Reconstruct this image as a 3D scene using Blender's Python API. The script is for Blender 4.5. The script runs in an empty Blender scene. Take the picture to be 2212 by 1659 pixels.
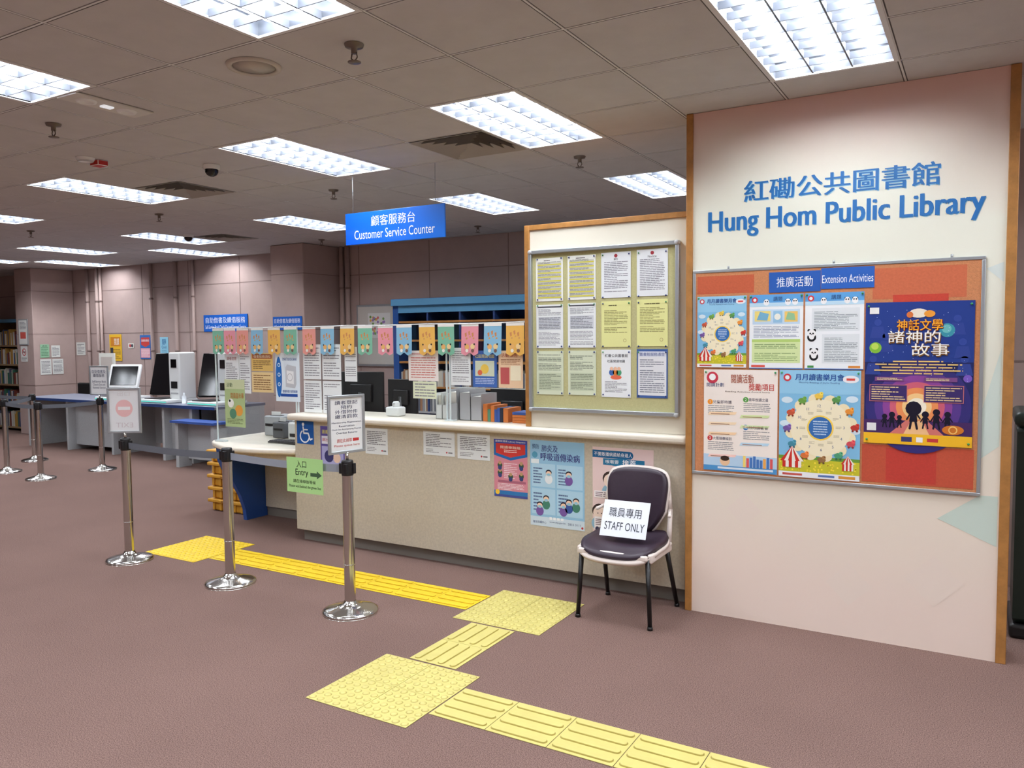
import bpy, bmesh, math, random
from mathutils import Vector, Matrix
random.seed(7)
sc = bpy.context.scene
sc.view_settings.view_transform = 'Standard'
X, Y, Z = Vector((1,0,0)), Vector((0,1,0)), Vector((0,0,1))
HC = 3.014
YW = 4.711      # poster wall face
YC = 4.78       # counter front
YB = 8.72       # back wall
LAY = .0003

# ------------------------------------------------------------------ materials
def lin(c):
    c = c/255.0
    return c/12.92 if c <= .04045 else ((c+.055)/1.055)**2.4
MC = {}
def mat(rgb, rough=.6, metal=0.0, noise=0.0, nscale=20, bump=0.0, bscale=300, emit=0.0, name='paint', spec=.5, coat=0.0):
    key = (tuple(rgb), rough, metal, noise, nscale, bump, bscale, emit, name, spec, coat)
    if key in MC: return MC[key]
    m = bpy.data.materials.new(name); m.use_nodes = True
    nt = m.node_tree; b = nt.nodes['Principled BSDF']
    col = (lin(rgb[0]), lin(rgb[1]), lin(rgb[2]), 1)
    b.inputs['Base Color'].default_value = col
    b.inputs['Roughness'].default_value = rough
    b.inputs['Metallic'].default_value = metal
    b.inputs['Specular IOR Level'].default_value = spec
    b.inputs['Coat Weight'].default_value = coat
    if emit:
        b.inputs['Emission Color'].default_value = col
        b.inputs['Emission Strength'].default_value = emit
    if noise or bump:
        tc = nt.nodes.new('ShaderNodeTexCoord')
    if noise:
        n = nt.nodes.new('ShaderNodeTexNoise'); n.inputs['Scale'].default_value = nscale
        n.inputs['Detail'].default_value = 4; n.inputs['Roughness'].default_value = .65
        nt.links.new(tc.outputs['Object'], n.inputs['Vector'])
        r = nt.nodes.new('ShaderNodeValToRGB')
        r.color_ramp.elements[0].position = .3; r.color_ramp.elements[1].position = .7
        r.color_ramp.elements[0].color = [max(0, c*(1-noise)) for c in col[:3]]+[1]
        r.color_ramp.elements[1].color = [min(1, c*(1+noise)) for c in col[:3]]+[1]
        nt.links.new(n.outputs['Fac'], r.inputs['Fac'])
        nt.links.new(r.outputs['Color'], b.inputs['Base Color'])
    if bump:
        n2 = nt.nodes.new('ShaderNodeTexNoise'); n2.inputs['Scale'].default_value = bscale
        nt.links.new(tc.outputs['Object'], n2.inputs['Vector'])
        bp = nt.nodes.new('ShaderNodeBump'); bp.inputs['Strength'].default_value = bump
        bp.inputs['Distance'].default_value = .01
        nt.links.new(n2.outputs['Fac'], bp.inputs['Height'])
        nt.links.new(bp.outputs['Normal'], b.inputs['Normal'])
    MC[key] = m
    return m
def P(r, g, b): return mat((r, g, b), .55, name='print_ink', spec=.3)

def carpet_mat():
    m = mat((118,94,84), 1.0, noise=.0, bump=.0, name='carpet', spec=.05)
    nt = m.node_tree; b = nt.nodes['Principled BSDF']
    tc = nt.nodes.new('ShaderNodeTexCoord')
    n = nt.nodes.new('ShaderNodeTexNoise'); n.inputs['Scale'].default_value = 210; n.inputs['Detail'].default_value = 4; n.inputs['Roughness'].default_value = .85
    n2 = nt.nodes.new('ShaderNodeTexNoise'); n2.inputs['Scale'].default_value = 1.3; n2.inputs['Detail'].default_value = 3
    r = nt.nodes.new('ShaderNodeValToRGB')
    r.color_ramp.elements[0].position = .38; r.color_ramp.elements[0].color = (lin(82),lin(63),lin(58),1)
    r.color_ramp.elements[1].position = .62; r.color_ramp.elements[1].color = (lin(160),lin(131),lin(122),1)
    mx = nt.nodes.new('ShaderNodeMix'); mx.data_type = 'RGBA'; mx.blend_type = 'MULTIPLY'; mx.inputs[0].default_value = .25
    nt.links.new(tc.outputs['Object'], n.inputs['Vector']); nt.links.new(tc.outputs['Object'], n2.inputs['Vector'])
    nt.links.new(n.outputs['Fac'], r.inputs['Fac']); nt.links.new(r.outputs['Color'], mx.inputs[6]); nt.links.new(n2.outputs['Fac'], mx.inputs[7])
    nt.links.new(mx.outputs[2], b.inputs['Base Color'])
    bp = nt.nodes.new('ShaderNodeBump'); bp.inputs['Strength'].default_value = .4; bp.inputs['Distance'].default_value = .003
    nt.links.new(n.outputs['Fac'], bp.inputs['Height']); nt.links.new(bp.outputs['Normal'], b.inputs['Normal'])
    return m

def mural_mat():
    m = mat((238,232,214), .55, name='mural_print')
    nt = m.node_tree; b = nt.nodes['Principled BSDF']
    tc = nt.nodes.new('ShaderNodeTexCoord'); sp = nt.nodes.new('ShaderNodeSeparateXYZ')
    nt.links.new(tc.outputs['Object'], sp.inputs[0])
    r = nt.nodes.new('ShaderNodeValToRGB'); cr = r.color_ramp
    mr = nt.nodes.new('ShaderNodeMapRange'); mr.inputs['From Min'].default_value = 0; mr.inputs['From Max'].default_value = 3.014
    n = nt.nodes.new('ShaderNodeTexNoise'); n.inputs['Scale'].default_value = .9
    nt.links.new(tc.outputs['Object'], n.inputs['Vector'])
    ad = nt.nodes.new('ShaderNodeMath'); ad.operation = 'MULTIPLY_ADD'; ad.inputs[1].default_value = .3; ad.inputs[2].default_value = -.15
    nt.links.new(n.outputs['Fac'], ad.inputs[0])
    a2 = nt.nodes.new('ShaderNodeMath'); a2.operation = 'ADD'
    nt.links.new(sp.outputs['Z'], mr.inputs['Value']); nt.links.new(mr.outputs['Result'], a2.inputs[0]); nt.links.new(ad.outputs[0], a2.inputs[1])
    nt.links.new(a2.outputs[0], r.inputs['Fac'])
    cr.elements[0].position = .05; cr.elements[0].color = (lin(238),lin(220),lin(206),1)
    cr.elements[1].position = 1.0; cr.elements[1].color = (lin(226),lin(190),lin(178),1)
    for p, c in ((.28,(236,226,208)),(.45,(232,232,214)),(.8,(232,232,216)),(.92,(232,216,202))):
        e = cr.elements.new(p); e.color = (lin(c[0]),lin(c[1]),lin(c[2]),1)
    nt.links.new(r.outputs['Color'], b.inputs['Base Color'])
    return m

def acrylic_mat():
    m = bpy.data.materials.new('clear_acrylic'); m.use_nodes = True
    nt = m.node_tree; nt.nodes.clear()
    o = nt.nodes.new('ShaderNodeOutputMaterial'); mx = nt.nodes.new('ShaderNodeMixShader')
    t = nt.nodes.new('ShaderNodeBsdfTransparent'); t.inputs[0].default_value = (.95,.97,.97,1)
    g = nt.nodes.new('ShaderNodeBsdfGlossy'); g.inputs['Roughness'].default_value = .03
    mx.inputs[0].default_value = .06
    nt.links.new(t.outputs[0], mx.inputs[1]); nt.links.new(g.outputs[0], mx.inputs[2]); nt.links.new(mx.outputs[0], o.inputs[0])
    return m
M_ACR = acrylic_mat()
M_EDGE = mat((205,215,215), .2, name='acrylic_edge')
M_WOOD = mat((172,120,62), .45, noise=.18, nscale=14, name='beech_trim')
M_CREAM = mat((228,222,204), .5, name='cream_laminate')
M_CTR = mat((194,184,164), .6, noise=.10, nscale=60, name='speckled_laminate')
M_CEDGE = mat((226,218,202), .35, noise=.03, nscale=20, name='ledge_top')
M_KICK = mat((124,118,110), .6, name='kickboard')
M_MAUVE = mat((178,156,149), .8, noise=.05, nscale=3, name='mauve_wall')
M_MAUVE2 = mat((138,118,112), .8, name='mauve_groove')
M_ALU = mat((176,182,186), .35, .6, name='aluminium')
M_STEEL = mat((200,198,194), .16, 1.0, name='brushed_steel')
M_BLACK = mat((22,22,24), .4, name='black_plastic')
M_SCREEN = mat((10,10,14), .12, name='dark_screen')
M_WHITE = mat((228,230,228), .4, name='white_plastic')
M_GREY = mat((170,172,174), .5, name='grey_plastic')
M_NAVY = mat((34,62,118), .5, name='dark_blue_laminate')
M_LBLUE = mat((88,150,190), .5, name='light_blue_laminate')
M_PIN = mat((60,150,90), .3, name='pin_plastic')

# ------------------------------------------------------------------ mesh builder
def grp(name, loc=(0,0,0)):
    e = bpy.data.objects.new(name, None); e.location = loc; e.empty_display_size = .1
    bpy.context.collection.objects.link(e); return e
def attach(o, parent):
    if parent is not None:
        o.parent = parent
        o.matrix_parent_inverse = parent.matrix_basis.inverted()
class MB:
    def __init__(s): s.bm = bmesh.new(); s.mats = []
    def mi(s, m):
        if m not in s.mats: s.mats.append(m)
        return s.mats.index(m)
    def face(s, pts, m, smooth=False):
        vs = [s.bm.verts.new(p) for p in pts]
        try: f = s.bm.faces.new(vs)
        except ValueError: return
        f.material_index = s.mi(m); f.smooth = smooth
    def _add(s, res, m, smooth=False, mtx=None):
        vs = res['verts']; fs = {f for v in vs for f in v.link_faces}
        i = s.mi(m)
        for f in fs:
            f.material_index = i; f.smooth = smooth and len(f.verts) == 4
        return vs, fs
    def box(s, x0, y0, z0, x1, y1, z1, m, bev=0, seg=2, rot=None, piv=None):
        c = Vector(((x0+x1)/2, (y0+y1)/2, (z0+z1)/2))
        M = Matrix.Translation(c) @ Matrix.Diagonal((abs(x1-x0), abs(y1-y0), abs(z1-z0), 1))
        if rot is not None:
            p = Vector(piv) if piv is not None else c
            M = Matrix.Translation(p) @ rot.to_4x4() @ Matrix.Translation(-p) @ M
        vs, fs = s._add(bmesh.ops.create_cube(s.bm, size=1, matrix=M), m)
        if bev:
            es = list({e for v in vs for e in v.link_edges})
            r = bmesh.ops.bevel(s.bm, geom=es, offset=bev, segments=seg, affect='EDGES', profile=.5)
            for f in r['faces']: f.smooth = True
    def cyl(s, p0, p1, r0, r1, m, seg=16):
        p0, p1 = Vector(p0), Vector(p1); d = p1-p0
        M = Matrix.Translation((p0+p1)/2) @ d.to_track_quat('Z', 'Y').to_matrix().to_4x4()
        s._add(bmesh.ops.create_cone(s.bm, cap_ends=True, segments=seg, radius1=r0, radius2=r1, depth=d.length, matrix=M), m, True)
    def sph(s, c, r, m, sc=(1,1,1), u=16, v=10):
        M = Matrix.Translation(c) @ Matrix.Diagonal((sc[0], sc[1], sc[2], 1))
        vs, fs = s._add(bmesh.ops.create_uvsphere(s.bm, u_segments=u, v_segments=v, radius=r, matrix=M), m)
        for f in fs: f.smooth = True
    def lathe(s, prof, c, m, seg=32):
        c = Vector(c); rings = []
        for r, z in prof:
            rings.append([s.bm.verts.new(c+Vector((r*math.cos(a*2*math.pi/seg), r*math.sin(a*2*math.pi/seg), z))) for a in range(seg)] if r > 1e-6 else [s.bm.verts.new(c+Vector((0,0,z)))])
        i = s.mi(m)
        for a, b in zip(rings[:-1], rings[1:]):
            for k in range(seg):
                k2 = (k+1) % seg
                if len(a) == 1: vs = [a[0], b[k], b[k2]]
                elif len(b) == 1: vs = [a[k], a[k2], b[0]]
                else: vs = [a[k], a[k2], b[k2], b[k]]
                f = s.bm.faces.new(vs); f.material_index = i; f.smooth = True
    def prism(s, pts, h, m, bev=0):
        h = Vector(h); a = [s.bm.verts.new(Vector(p)) for p in pts]; b = [s.bm.verts.new(Vector(p)+h) for p in pts]
        i = s.mi(m); n = len(pts); fs = []
        fs.append(s.bm.faces.new(a[::-1])); fs.append(s.bm.faces.new(b))
        for k in range(n): fs.append(s.bm.faces.new([a[k], a[(k+1) % n], b[(k+1) % n], b[k]]))
        for f in fs: f.material_index = i
        bmesh.ops.recalc_face_normals(s.bm, faces=fs)
        if bev:
            es = list(set(fs[0].edges) | set(fs[1].edges))
            r = bmesh.ops.bevel(s.bm, geom=es, offset=bev, segments=3, affect='EDGES', profile=.5)
            for f in r['faces']: f.smooth = True
    def shell(s, fn, nu, nv, th, m):
        tp = [[Vector(fn(-1+2*i/nu, -1+2*j/nv)) for j in range(nv+1)] for i in range(nu+1)]
        def nrm(i, j):
            a = tp[min(i+1, nu)][j]-tp[max(i-1, 0)][j]; b = tp[i][min(j+1, nv)]-tp[i][max(j-1, 0)]
            return a.cross(b).normalized()
        T = [[s.bm.verts.new(tp[i][j]) for j in range(nv+1)] for i in range(nu+1)]
        B = [[s.bm.verts.new(tp[i][j]-nrm(i, j)*th) for j in range(nv+1)] for i in range(nu+1)]
        k = s.mi(m)
        def F(vs):
            f = s.bm.faces.new(vs); f.material_index = k; f.smooth = True
        for i in range(nu):
            for j in range(nv):
                F([T[i][j], T[i+1][j], T[i+1][j+1], T[i][j+1]]); F([B[i][j+1], B[i+1][j+1], B[i+1][j], B[i][j]])
        for i in range(nu):
            F([T[i+1][0], T[i][0], B[i][0], B[i+1][0]]); F([T[i][nv], T[i+1][nv], B[i+1][nv], B[i][nv]])
        for j in range(nv):
            F([T[0][j], T[0][j+1], B[0][j+1], B[0][j]]); F([T[nu][j+1], T[nu][j], B[nu][j], B[nu][j+1]])
    def mesh(s, name):
        me = bpy.data.meshes.new(name); s.bm.to_mesh(me); s.bm.free()
        for m in s.mats: me.materials.append(m)
        return me
    def obj(s, name, parent=None):
        o = bpy.data.objects.new(name, s.mesh(name)); bpy.context.collection.objects.link(o)
        attach(o, parent); return o

# ------------------------------------------------------------------ text
TX = []
def text(body, O, U, V, w, h, col, parent, fit=True, off=.0, bold=0.0, ext=0.0, name='lettering', align='C', m=None):
    O, U, V = Vector(O), Vector(U), Vector(V)
    shifts = [(0, 0)]
    if bold > .01: shifts = [(-.003, 0), (.003, 0)] if bold < .04 else [(-.008, 0), (.008, 0), (0, .008), (0, -.008)]
    for k_, (a, b_) in enumerate(shifts):
        c = bpy.data.curves.new(name, 'FONT'); c.body = body; c.size = 1; c.resolution_u = 3
        if '\n' in body: c.align_x = 'CENTER' if align == 'C' else 'LEFT'
        c.extrude = ext
        c.materials.append(m or (P(*col)))
        o = bpy.data.objects.new(name, c); bpy.context.collection.objects.link(o)
        attach(o, parent)
        TX.append((o, O+U*(a*w)+V*(b_*h*3), U, V, w, h, fit, off+.0003*k_, align))
    return o
def finish_text():
    bpy.context.view_layer.update()
    dg = bpy.context.evaluated_depsgraph_get()
    for o, O, U, V, w, h, fit, off, align in TX:
        bb = [Vector(v) for v in o.evaluated_get(dg).bound_box]
        x0 = min(v.x for v in bb); x1 = max(v.x for v in bb); y0 = min(v.y for v in bb); y1 = max(v.y for v in bb)
        bw, bh = max(x1-x0, 1e-4), max(y1-y0, 1e-4)
        sx, sy = w/bw, h/bh
        du = 0; dv = 0
        if not fit:
            k = min(sx, sy)
            sx = sy = k
            du = (w-bw*k)/2 if align == 'C' else 0; dv = (h-bh*k)/2
        N = U.cross(V).normalized()
        T = O + U*(du-x0*sx) + V*(dv-y0*sy) + N*off
        M = Matrix(((U.x*sx, V.x*sy, N.x, T.x), (U.y*sx, V.y*sy, N.y, T.y), (U.z*sx, V.z*sy, N.z, T.z), (0,0,0,1)))
        o.matrix_basis = M

# ------------------------------------------------------------------ flat printed sheets
class Sheet:
    def __init__(s, name, O, U, V, w, h, bg, parent=None, th=.0012, bgm=None):
        s.O, s.U, s.V, s.w, s.h, s.th = Vector(O), Vector(U).normalized(), Vector(V).normalized(), w, h, th
        s.N = s.U.cross(s.V).normalized(); s.mb = MB(); s.name = name
        s.o = bpy.data.objects.new(name, bpy.data.meshes.new(name)); bpy.context.collection.objects.link(s.o); attach(s.o, parent)
        if bg is not None:
            s.mb.prism([s.O, s.O+s.U*w, s.O+s.U*w+s.V*h, s.O+s.V*h], s.N*th, bgm or P(*bg))
    def p(s, a, b, l): return s.O+s.U*(a*s.w)+s.V*(b*s.h)+s.N*(s.th+LAY*l)
    def poly(s, pts, col, l=1, m=None): s.mb.face([s.p(a, b, l) for a, b in pts], m or P(*col))
    def rect(s, a0, b0, a1, b1, col, l=1): s.poly([(a0,b0),(a1,b0),(a1,b1),(a0,b1)], col, l)
    def disc(s, a, b, r, col, l=1, sx=1, sy=1, seg=18, a0=0, a1=2*math.pi):
        full = abs(a1-a0) > 6.2
        n = seg; pts = [(a+r*sx/s.w*math.cos(a0+(a1-a0)*k/n), b+r*sy/s.h*math.sin(a0+(a1-a0)*k/n)) for k in range(n if full else n+1)]
        s.poly(pts, col, l)
    def stroke(s, pts, wd, col, l=1, joint=True):
        for k,((a, b), (c, d)) in enumerate(zip(pts[:-1], pts[1:])):
            v = Vector(((c-a)*s.w, (d-b)*s.h))
            if v.length < 1e-6: continue
            n = Vector((-v.y, v.x)).normalized()*wd/2
            na, nb = n.x/s.w, n.y/s.h
            s.poly([(a-na,b-nb),(c-na,d-nb),(c+na,d+nb),(a+na,b+nb)], col, l+.15*(k%2))
        if joint:
            for a, b in pts: s.disc(a, b, wd/2, col, l+.3, seg=8)
    def ring(s, a, b, r, wd, col, l=1, a0=0, a1=2*math.pi, seg=24):
        for k in range(seg):
            t0 = a0+(a1-a0)*k/seg; t1 = a0+(a1-a0)*(k+1)/seg; q = []
            for t, rr in ((t0, r+wd/2), (t1, r+wd/2), (t1, r-wd/2), (t0, r-wd/2)): q.append((a+rr/s.w*math.cos(t), b+rr/s.h*math.sin(t)))
            s.poly(q, col, l)
    def lines(s, a0, b0, a1, b1, n, col=(130,130,134), l=1, fill=.42, ragged=True, center=False):
        st = (b1-b0)/n
        for k in range(n):
            y = b1-(k+1)*st
            if random.random() < .08 and n > 8: continue
            L_ = (a1-a0)*(random.choice((1, 1, .97, .95, .8, .55)) if ragged else 1)
            aa = a0+((a1-a0)-L_)/2 if center else a0
            x = aa
            while x < aa+L_-1e-4:
                ww = min((a1-a0)*random.uniform(.08, .3), aa+L_-x)
                s.rect(x, y+st*(1-fill)/2, x+ww, y+st*(1+fill)/2, col, l); x += ww+(a1-a0)*.018
    def text(s, body, a0, b0, a1, b1, col, fit=True, l=3, bold=0.0, align='C'):
        return text(body, s.O+s.U*(a0*s.w)+s.V*(b0*s.h), s.U, s.V, (a1-a0)*s.w, (b1-b0)*s.h, col, s.o, fit, s.th+LAY*l, bold, align=align)
    def pins(s, corners='1111'):
        for k,(a,b) in enumerate(((.03,.975),(.97,.975),(.03,.025),(.97,.025))):
            if corners[k]=='1': s.mb.sph(s.O+s.U*(a*s.w)+s.V*(b*s.h)+s.N*.0065, .006, M_PIN, (1,.9,1), 8, 6)
    def done(s):
        s.mb.bm.to_mesh(s.o.data); s.mb.bm.free()
        for m in s.mb.mats: s.o.data.materials.append(m)
        return s.o
def wsheet(name, x0, x1, z0, z1, y, bg, parent=None, th=.0012):
    return Sheet(name, (x0, y, z0), X, Z, x1-x0, z1-z0, bg, parent, th)

# ================================================================== ROOM
XL, XR, YF = -18.2, 4.2, -4.4
b = MB(); b.box(XL, YF, -.1, XR, YB, 0, carpet_mat()); b.obj('floor')
b = MB(); b.box(XL, YB, 0, XR, YB+.15, HC+.15, M_MAUVE)
for z in (.9, 1.83, 2.6): b.box(XL, YB-.003, z-.006, XR, YB, z+.006, M_MAUVE2)
x = -17.6
while x < -4.5:
    b.box(x-.005, YB-.004, .1, x+.005, YB, HC-.01, M_MAUVE2); x += 1.24
b.obj('wall_back')
b = MB(); b.box(XL-.15, YF, 0, XL, YB, HC+.15, M_MAUVE); b.obj('wall_left')
b = MB(); b.box(XR, YF, 0, XR+.15, YB, HC+.15, M_MAUVE); b.obj('wall_right')
b = MB(); b.box(XL, YF-.15, 0, XR, YF, HC+.15, M_MAUVE); b.obj('wall_front')
b = MB(); b.box(.15, 6.2, 0, XR, 6.35, HC, M_MAUVE); b.box(.15, 6.196, 1.5, XR, 6.2, 1.512, M_MAUVE2); b.obj('wall_partition')
b = MB(); b.box(XL, YB-.02, 0, -8.68, YB-.001, .09, M_KICK); b.obj('baseboard_back')
for nm, x0, x1, y0 in (('column', -8.68, -8.05, 8.0), ('column', -15.25, -14.7, 7.95)):
    b = MB(); b.box(x0, y0, 0, x1, YB-.006, HC-.004, M_MAUVE, .01)
    for z in (.9, 1.83, 2.6):
        b.box(x0-.002, y0-.003, z-.005, x1+.003, YB-.01, z+.005, M_MAUVE2)
    b.obj(nm)

# ceiling grid
GX, GY, mx_, my_ = -2.78, 3.74, .6, .605
lights = []
def L(i, j): lights.append((i, j))
for i in (-3, 0): L(i, -4)
L(3, -1)
for i in (0, -3, -7, -11): L(i, 0)
for i in (0, -3, -7, -11, -15): L(i, 4)
L(-13, 6); L(-19, 4); L(-18, 6)
for i in (3, 6, 10): L(i, -4)  # from here on, extra unseen fixtures added to light the room
for i in (-7, -11, -15): L(i, -4)
for i in (6, 10): L(i, 0)
L(-15, 0); L(-19, 0)
for i in (10, 6, 3, 0, -3, -7, -11): L(i, -8)
for i in (6, 3, 0, -3, -7): L(i, -12)
L(3, 4); L(6, 4)
occ = set()
for i, j in lights: occ.add((i, j)); occ.add((i, j+1))
vents = [(-1, 1), (-6, 1), (-10, 5), (3, -3), (-7,-2)]
for v in vents: occ.add(v)
M_TILE = mat((196,194,192), .9, noise=.04, nscale=5, bump=.12, bscale=350, name='ceiling_tile', spec=.1)
M_TBAR = mat((216,216,214), .6, name='t_bar')
M_GAP = mat((96,94,92), .9, name='tile_reveal')
b = MB()
i0, i1 = int((XL-GX)/mx_)-1, int((XR-GX)/mx_)+1
j0, j1 = int((YF-GY)/my_)-1, int((YB-GY)/my_)+1
for i in range(i0, i1+1):
    for j in range(j0, j1+1):
        x0, x1 = max(XL, GX+i*mx_), min(XR, GX+(i+1)*mx_); y0, y1 = max(YF, GY+j*my_), min(YB, GY+(j+1)*my_)
        if x1 <= x0 or y1 <= y0: continue
        if (i, j) not in occ:
            r = .011
            b.face([(x0+r,y0+r,HC),(x0+r,y1-r,HC),(x1-r,y1-r,HC),(x1-r,y0+r,HC)], M_TILE)
            for q in ([(x0,y0),(x1,y0),(x1-r,y0+r),(x0+r,y0+r)], [(x1,y0),(x1,y1),(x1-r,y1-r),(x1-r,y0+r)], [(x1,y1),(x0,y1),(x0+r,y1-r),(x1-r,y1-r)], [(x0,y1),(x0,y0),(x0+r,y0+r),(x0+r,y1-r)]):
                b.face([(q[0][0],q[0][1],HC+.006),(q[3][0],q[3][1],HC),(q[2][0],q[2][1],HC),(q[1][0],q[1][1],HC+.006)], M_GAP)
        if not ((i, j) in occ and (i, j-1) in occ and (i, j) not in lights and (i, j) not in vents):
            b.box(x0, y0-.005, HC-.0005, x1, y0+.005, HC+.006, M_TBAR)
        b.box(x0-.005, y0, HC-.001, x0+.005, y1, HC+.006, M_TBAR)
b.obj('ceiling')
b = MB(); b.box(XL, YF, HC+.14, XR, YB, HC+.2, M_GAP); b.obj('ceiling_slab')

LS = 94.0
M_TUBE = mat((244,249,255), .5, emit=LS, name='fluorescent_tube')
M_LOUV = mat((96,100,108), .4, .2, name='louver_blade')
M_REFL = mat((78,82,90), .5, name='troffer_reflector')
def fixture():
    b = MB(); w, h, e = .6, 1.21, .022
    for q in ((0,0,w,e), (0,h-e,w,h), (0,e,e,h-e), (w-e,e,w,h-e)):
        b.box(q[0], q[1], -.004, q[2], q[3], .006, M_TBAR)
    b.box(e-.004, e, 0, e, h-e, .075, M_REFL); b.box(w-e, e, 0, w-e+.004, h-e, .075, M_REFL)
    b.box(e, e-.004, 0, w-e, e, .075, M_REFL); b.box(e, h-e, 0, w-e, h-e+.004, .075, M_REFL)
    b.box(e, e, .075, w-e, h-e, .079, M_REFL)
    cw = (w-2*e)/3
    for k in range(1, 3): b.box(e+cw*k-.004, e, .0, e+cw*k+.004, h-e, .034, M_LOUV)
    n = 9; ch = (h-2*e)/n
    for k in range(1, n): b.box(e, e+ch*k-.0025, .0, w-e, e+ch*k+.0025, .032, M_LOUV)
    for k in range(3):
        cx = e+cw*(k+.5); r = .018
        pts = [(cx+r*math.cos(math.pi+math.pi*q/4), .058+r*math.sin(math.pi+math.pi*q/4)) for q in range(5)]
        for (xa, za), (xb, zb) in zip(pts[:-1], pts[1:]):
            b.face([(xa,e+.02,za),(xa,h-e-.02,za),(xb,h-e-.02,zb),(xb,e+.02,zb)], M_TUBE)
    return b.mesh('ceiling_light')
FM = fixture()
for i, j in lights:
    o = bpy.data.objects.new('ceiling_light', FM); bpy.context.collection.objects.link(o)
    o.location = (GX+i*mx_, GY+j*my_, HC)
M_VENT = mat((176,172,164), .5, name='vent_metal'); M_VD = mat((40,38,36), .8, name='vent_dark')
for i, j in vents:
    x0, y0 = GX+i*mx_, GY+j*my_; b = MB(); cx, cy = x0+.3, y0+.3025
    b.box(x0+.01, y0+.01, HC+.07, x0+.59, y0+.595, HC+.075, M_VD)
    for k in range(5):
        ri, ro = .29-.055*(k+1)+.012, .29-.055*k
        zi, zo = HC+.035, HC-.006
        c4 = lambda r, z: [(cx-r,cy-r,z),(cx+r,cy-r,z),(cx+r,cy+r,z),(cx-r,cy+r,z)]
        A, Bq = c4(ro, zo), c4(ri+.012, zi)
        for t in range(4): b.face([A[t], A[(t+1)%4], Bq[(t+1)%4], Bq[t]], M_VENT)
        if k == 0:
            A2 = c4(.3, zo)
            for t in range(4): b.face([A2[t], A2[(t+1)%4], A[(t+1)%4], A[t]], M_VENT)
    b.obj('air_vent')
M_BR = mat((120,110,100), .4, .7, name='sprinkler_metal')
for x, y in ((-2.46,2.79),(-4.89,2.82),(-2.58,5.36),(-4.99,5.35),(-7.44,5.36),(-9.79,5.32),(-5.19,8.0),(-7.6,7.9),(-12.2,5.4),(-2.5,.3)):
    b = MB(); b.lathe([(0,0),(.045,0),(.04,-.012),(.014,-.016),(.014,-.04),(.0,-.04)], (x,y,HC-.0015), M_BR, 20)
    for s_ in (-1, 1): b.cyl((x+s_*.012,y,HC-.038), (x+s_*.018,y,HC-.06), .003, .003, M_BR, 6); b.cyl((x+s_*.018,y,HC-.06),(x,y,HC-.078), .003, .003, M_BR, 6)
    b.lathe([(0,-.078),(.03,-.078),(.03,-.081),(0,-.081)], (x,y,HC), M_BR, 16); b.obj('sprinkler_head')
for x, y in ((-5.05,4.1),(-8.6,6.6)):
    b = MB(); b.lathe([(0,0),(.06,0),(.06,-.03),(.045,-.035)], (x,y,HC-.0015), M_WHITE, 24); b.lathe([(.05,-.03),(.048,-.055),(.035,-.075),(.015,-.086),(0,-.088)], (x,y,HC), mat((12,12,14),.15,name='dome_glass'), 24)
    b.obj('security_camera_dome')
b = MB(); b.lathe([(0,-.006),(.10,-.006),(.105,-.012),(.125,-.012),(.13,-.0015)], (-3.06,2.75,HC), mat((190,184,172),.7,name='speaker_grille'), 32); b.obj('ceiling_speaker')
b = MB(); b.box(-4.33,2.52,HC-.012,-4.15,2.98,HC-.0015,mat((206,204,196),.5,name='lamp_plate'),.004)
for dy in (-.12,.12): b.lathe([(.055,-.012),(.05,-.02),(.035,-.022),(.03,-.014),(0,-.013)], (-4.24,2.75+dy,HC), M_WHITE, 20)
b.box(-4.26,2.72,HC-.02,-4.22,2.78,HC-.012,mat((235,240,245),.3,emit=.6,name='indicator')); b.obj('emergency_light')
b = MB(); b.lathe([(0,-.03),(.05,-.03),(.06,-.015),(.065,-.0015)], (-5.6,3.45,HC), M_WHITE, 24); b.box(-5.66,3.52,HC-.04,-5.56,3.6,HC-.0015,mat((190,40,30),.5,name='red_plastic'),.004); b.obj('fire_detector')

# ================================================================== POSTER WALL
g = grp('library_sign_wall', (-.72, 4.8, 0))
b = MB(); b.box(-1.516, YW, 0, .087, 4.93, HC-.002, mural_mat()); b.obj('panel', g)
b = MB(); b.box(-1.5562, YW-.012, 0, -1.516, 4.95, HC-.002, M_WOOD, .003); b.obj('trim_left', g)
b = MB(); b.box(.087, YW-.012, 0, .133, 4.95, HC-.002, M_WOOD, .003); b.obj('trim_right', g)
sh = Sheet('mural_shapes', (-1.5, YW-.0006, 0), X, Z, 1.58, 3.0, None, g, th=.0)
def ws(pts, col, l=1): sh.poly([((x+1.5)/1.58, z/3.0) for x, z in pts], col, l)
ws([(-.19,.72),(.08,.60),(.08,.86),(.0,.86)], (204,220,208))
ws([(.0,1.05),(.08,1.12),(.08,1.62),(.0,1.3)], (212,226,216))
ws([(.005,2.02),(.08,1.95),(.08,2.05)], (216,226,220))
for x, z, r in ((-.62,.3,.12),(-.2,.38,.14),(-1.2,.66,.10),(-.95,.52,.09)):
    ws([(x-r,z),(x,z-r),(x+r,z),(x,z+r)], (237,222,208))
sh.done()
M_TB = mat((38,112,180), .4, name='blue_letters'); M_TG = mat((150,206,228), .5, name='cyan_letter_edge')
for dx, dz, m_, off, bo in ((.006,-.005,M_TG,.001,0), (0,0,M_TB,.0025,.02)):
    text('紅磡公共圖書館', (-1.212+dx, YW, 2.462+dz), X, Z, 1.0, .122, None, g, True, off, bo, name='sign_chinese', m=m_)
    text('Hung Hom Public Library', (-1.42+dx, YW, 2.268+dz), X, Z, 1.412, .155, None, g, True, off, bo, name='sign_english', m=m_)

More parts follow.
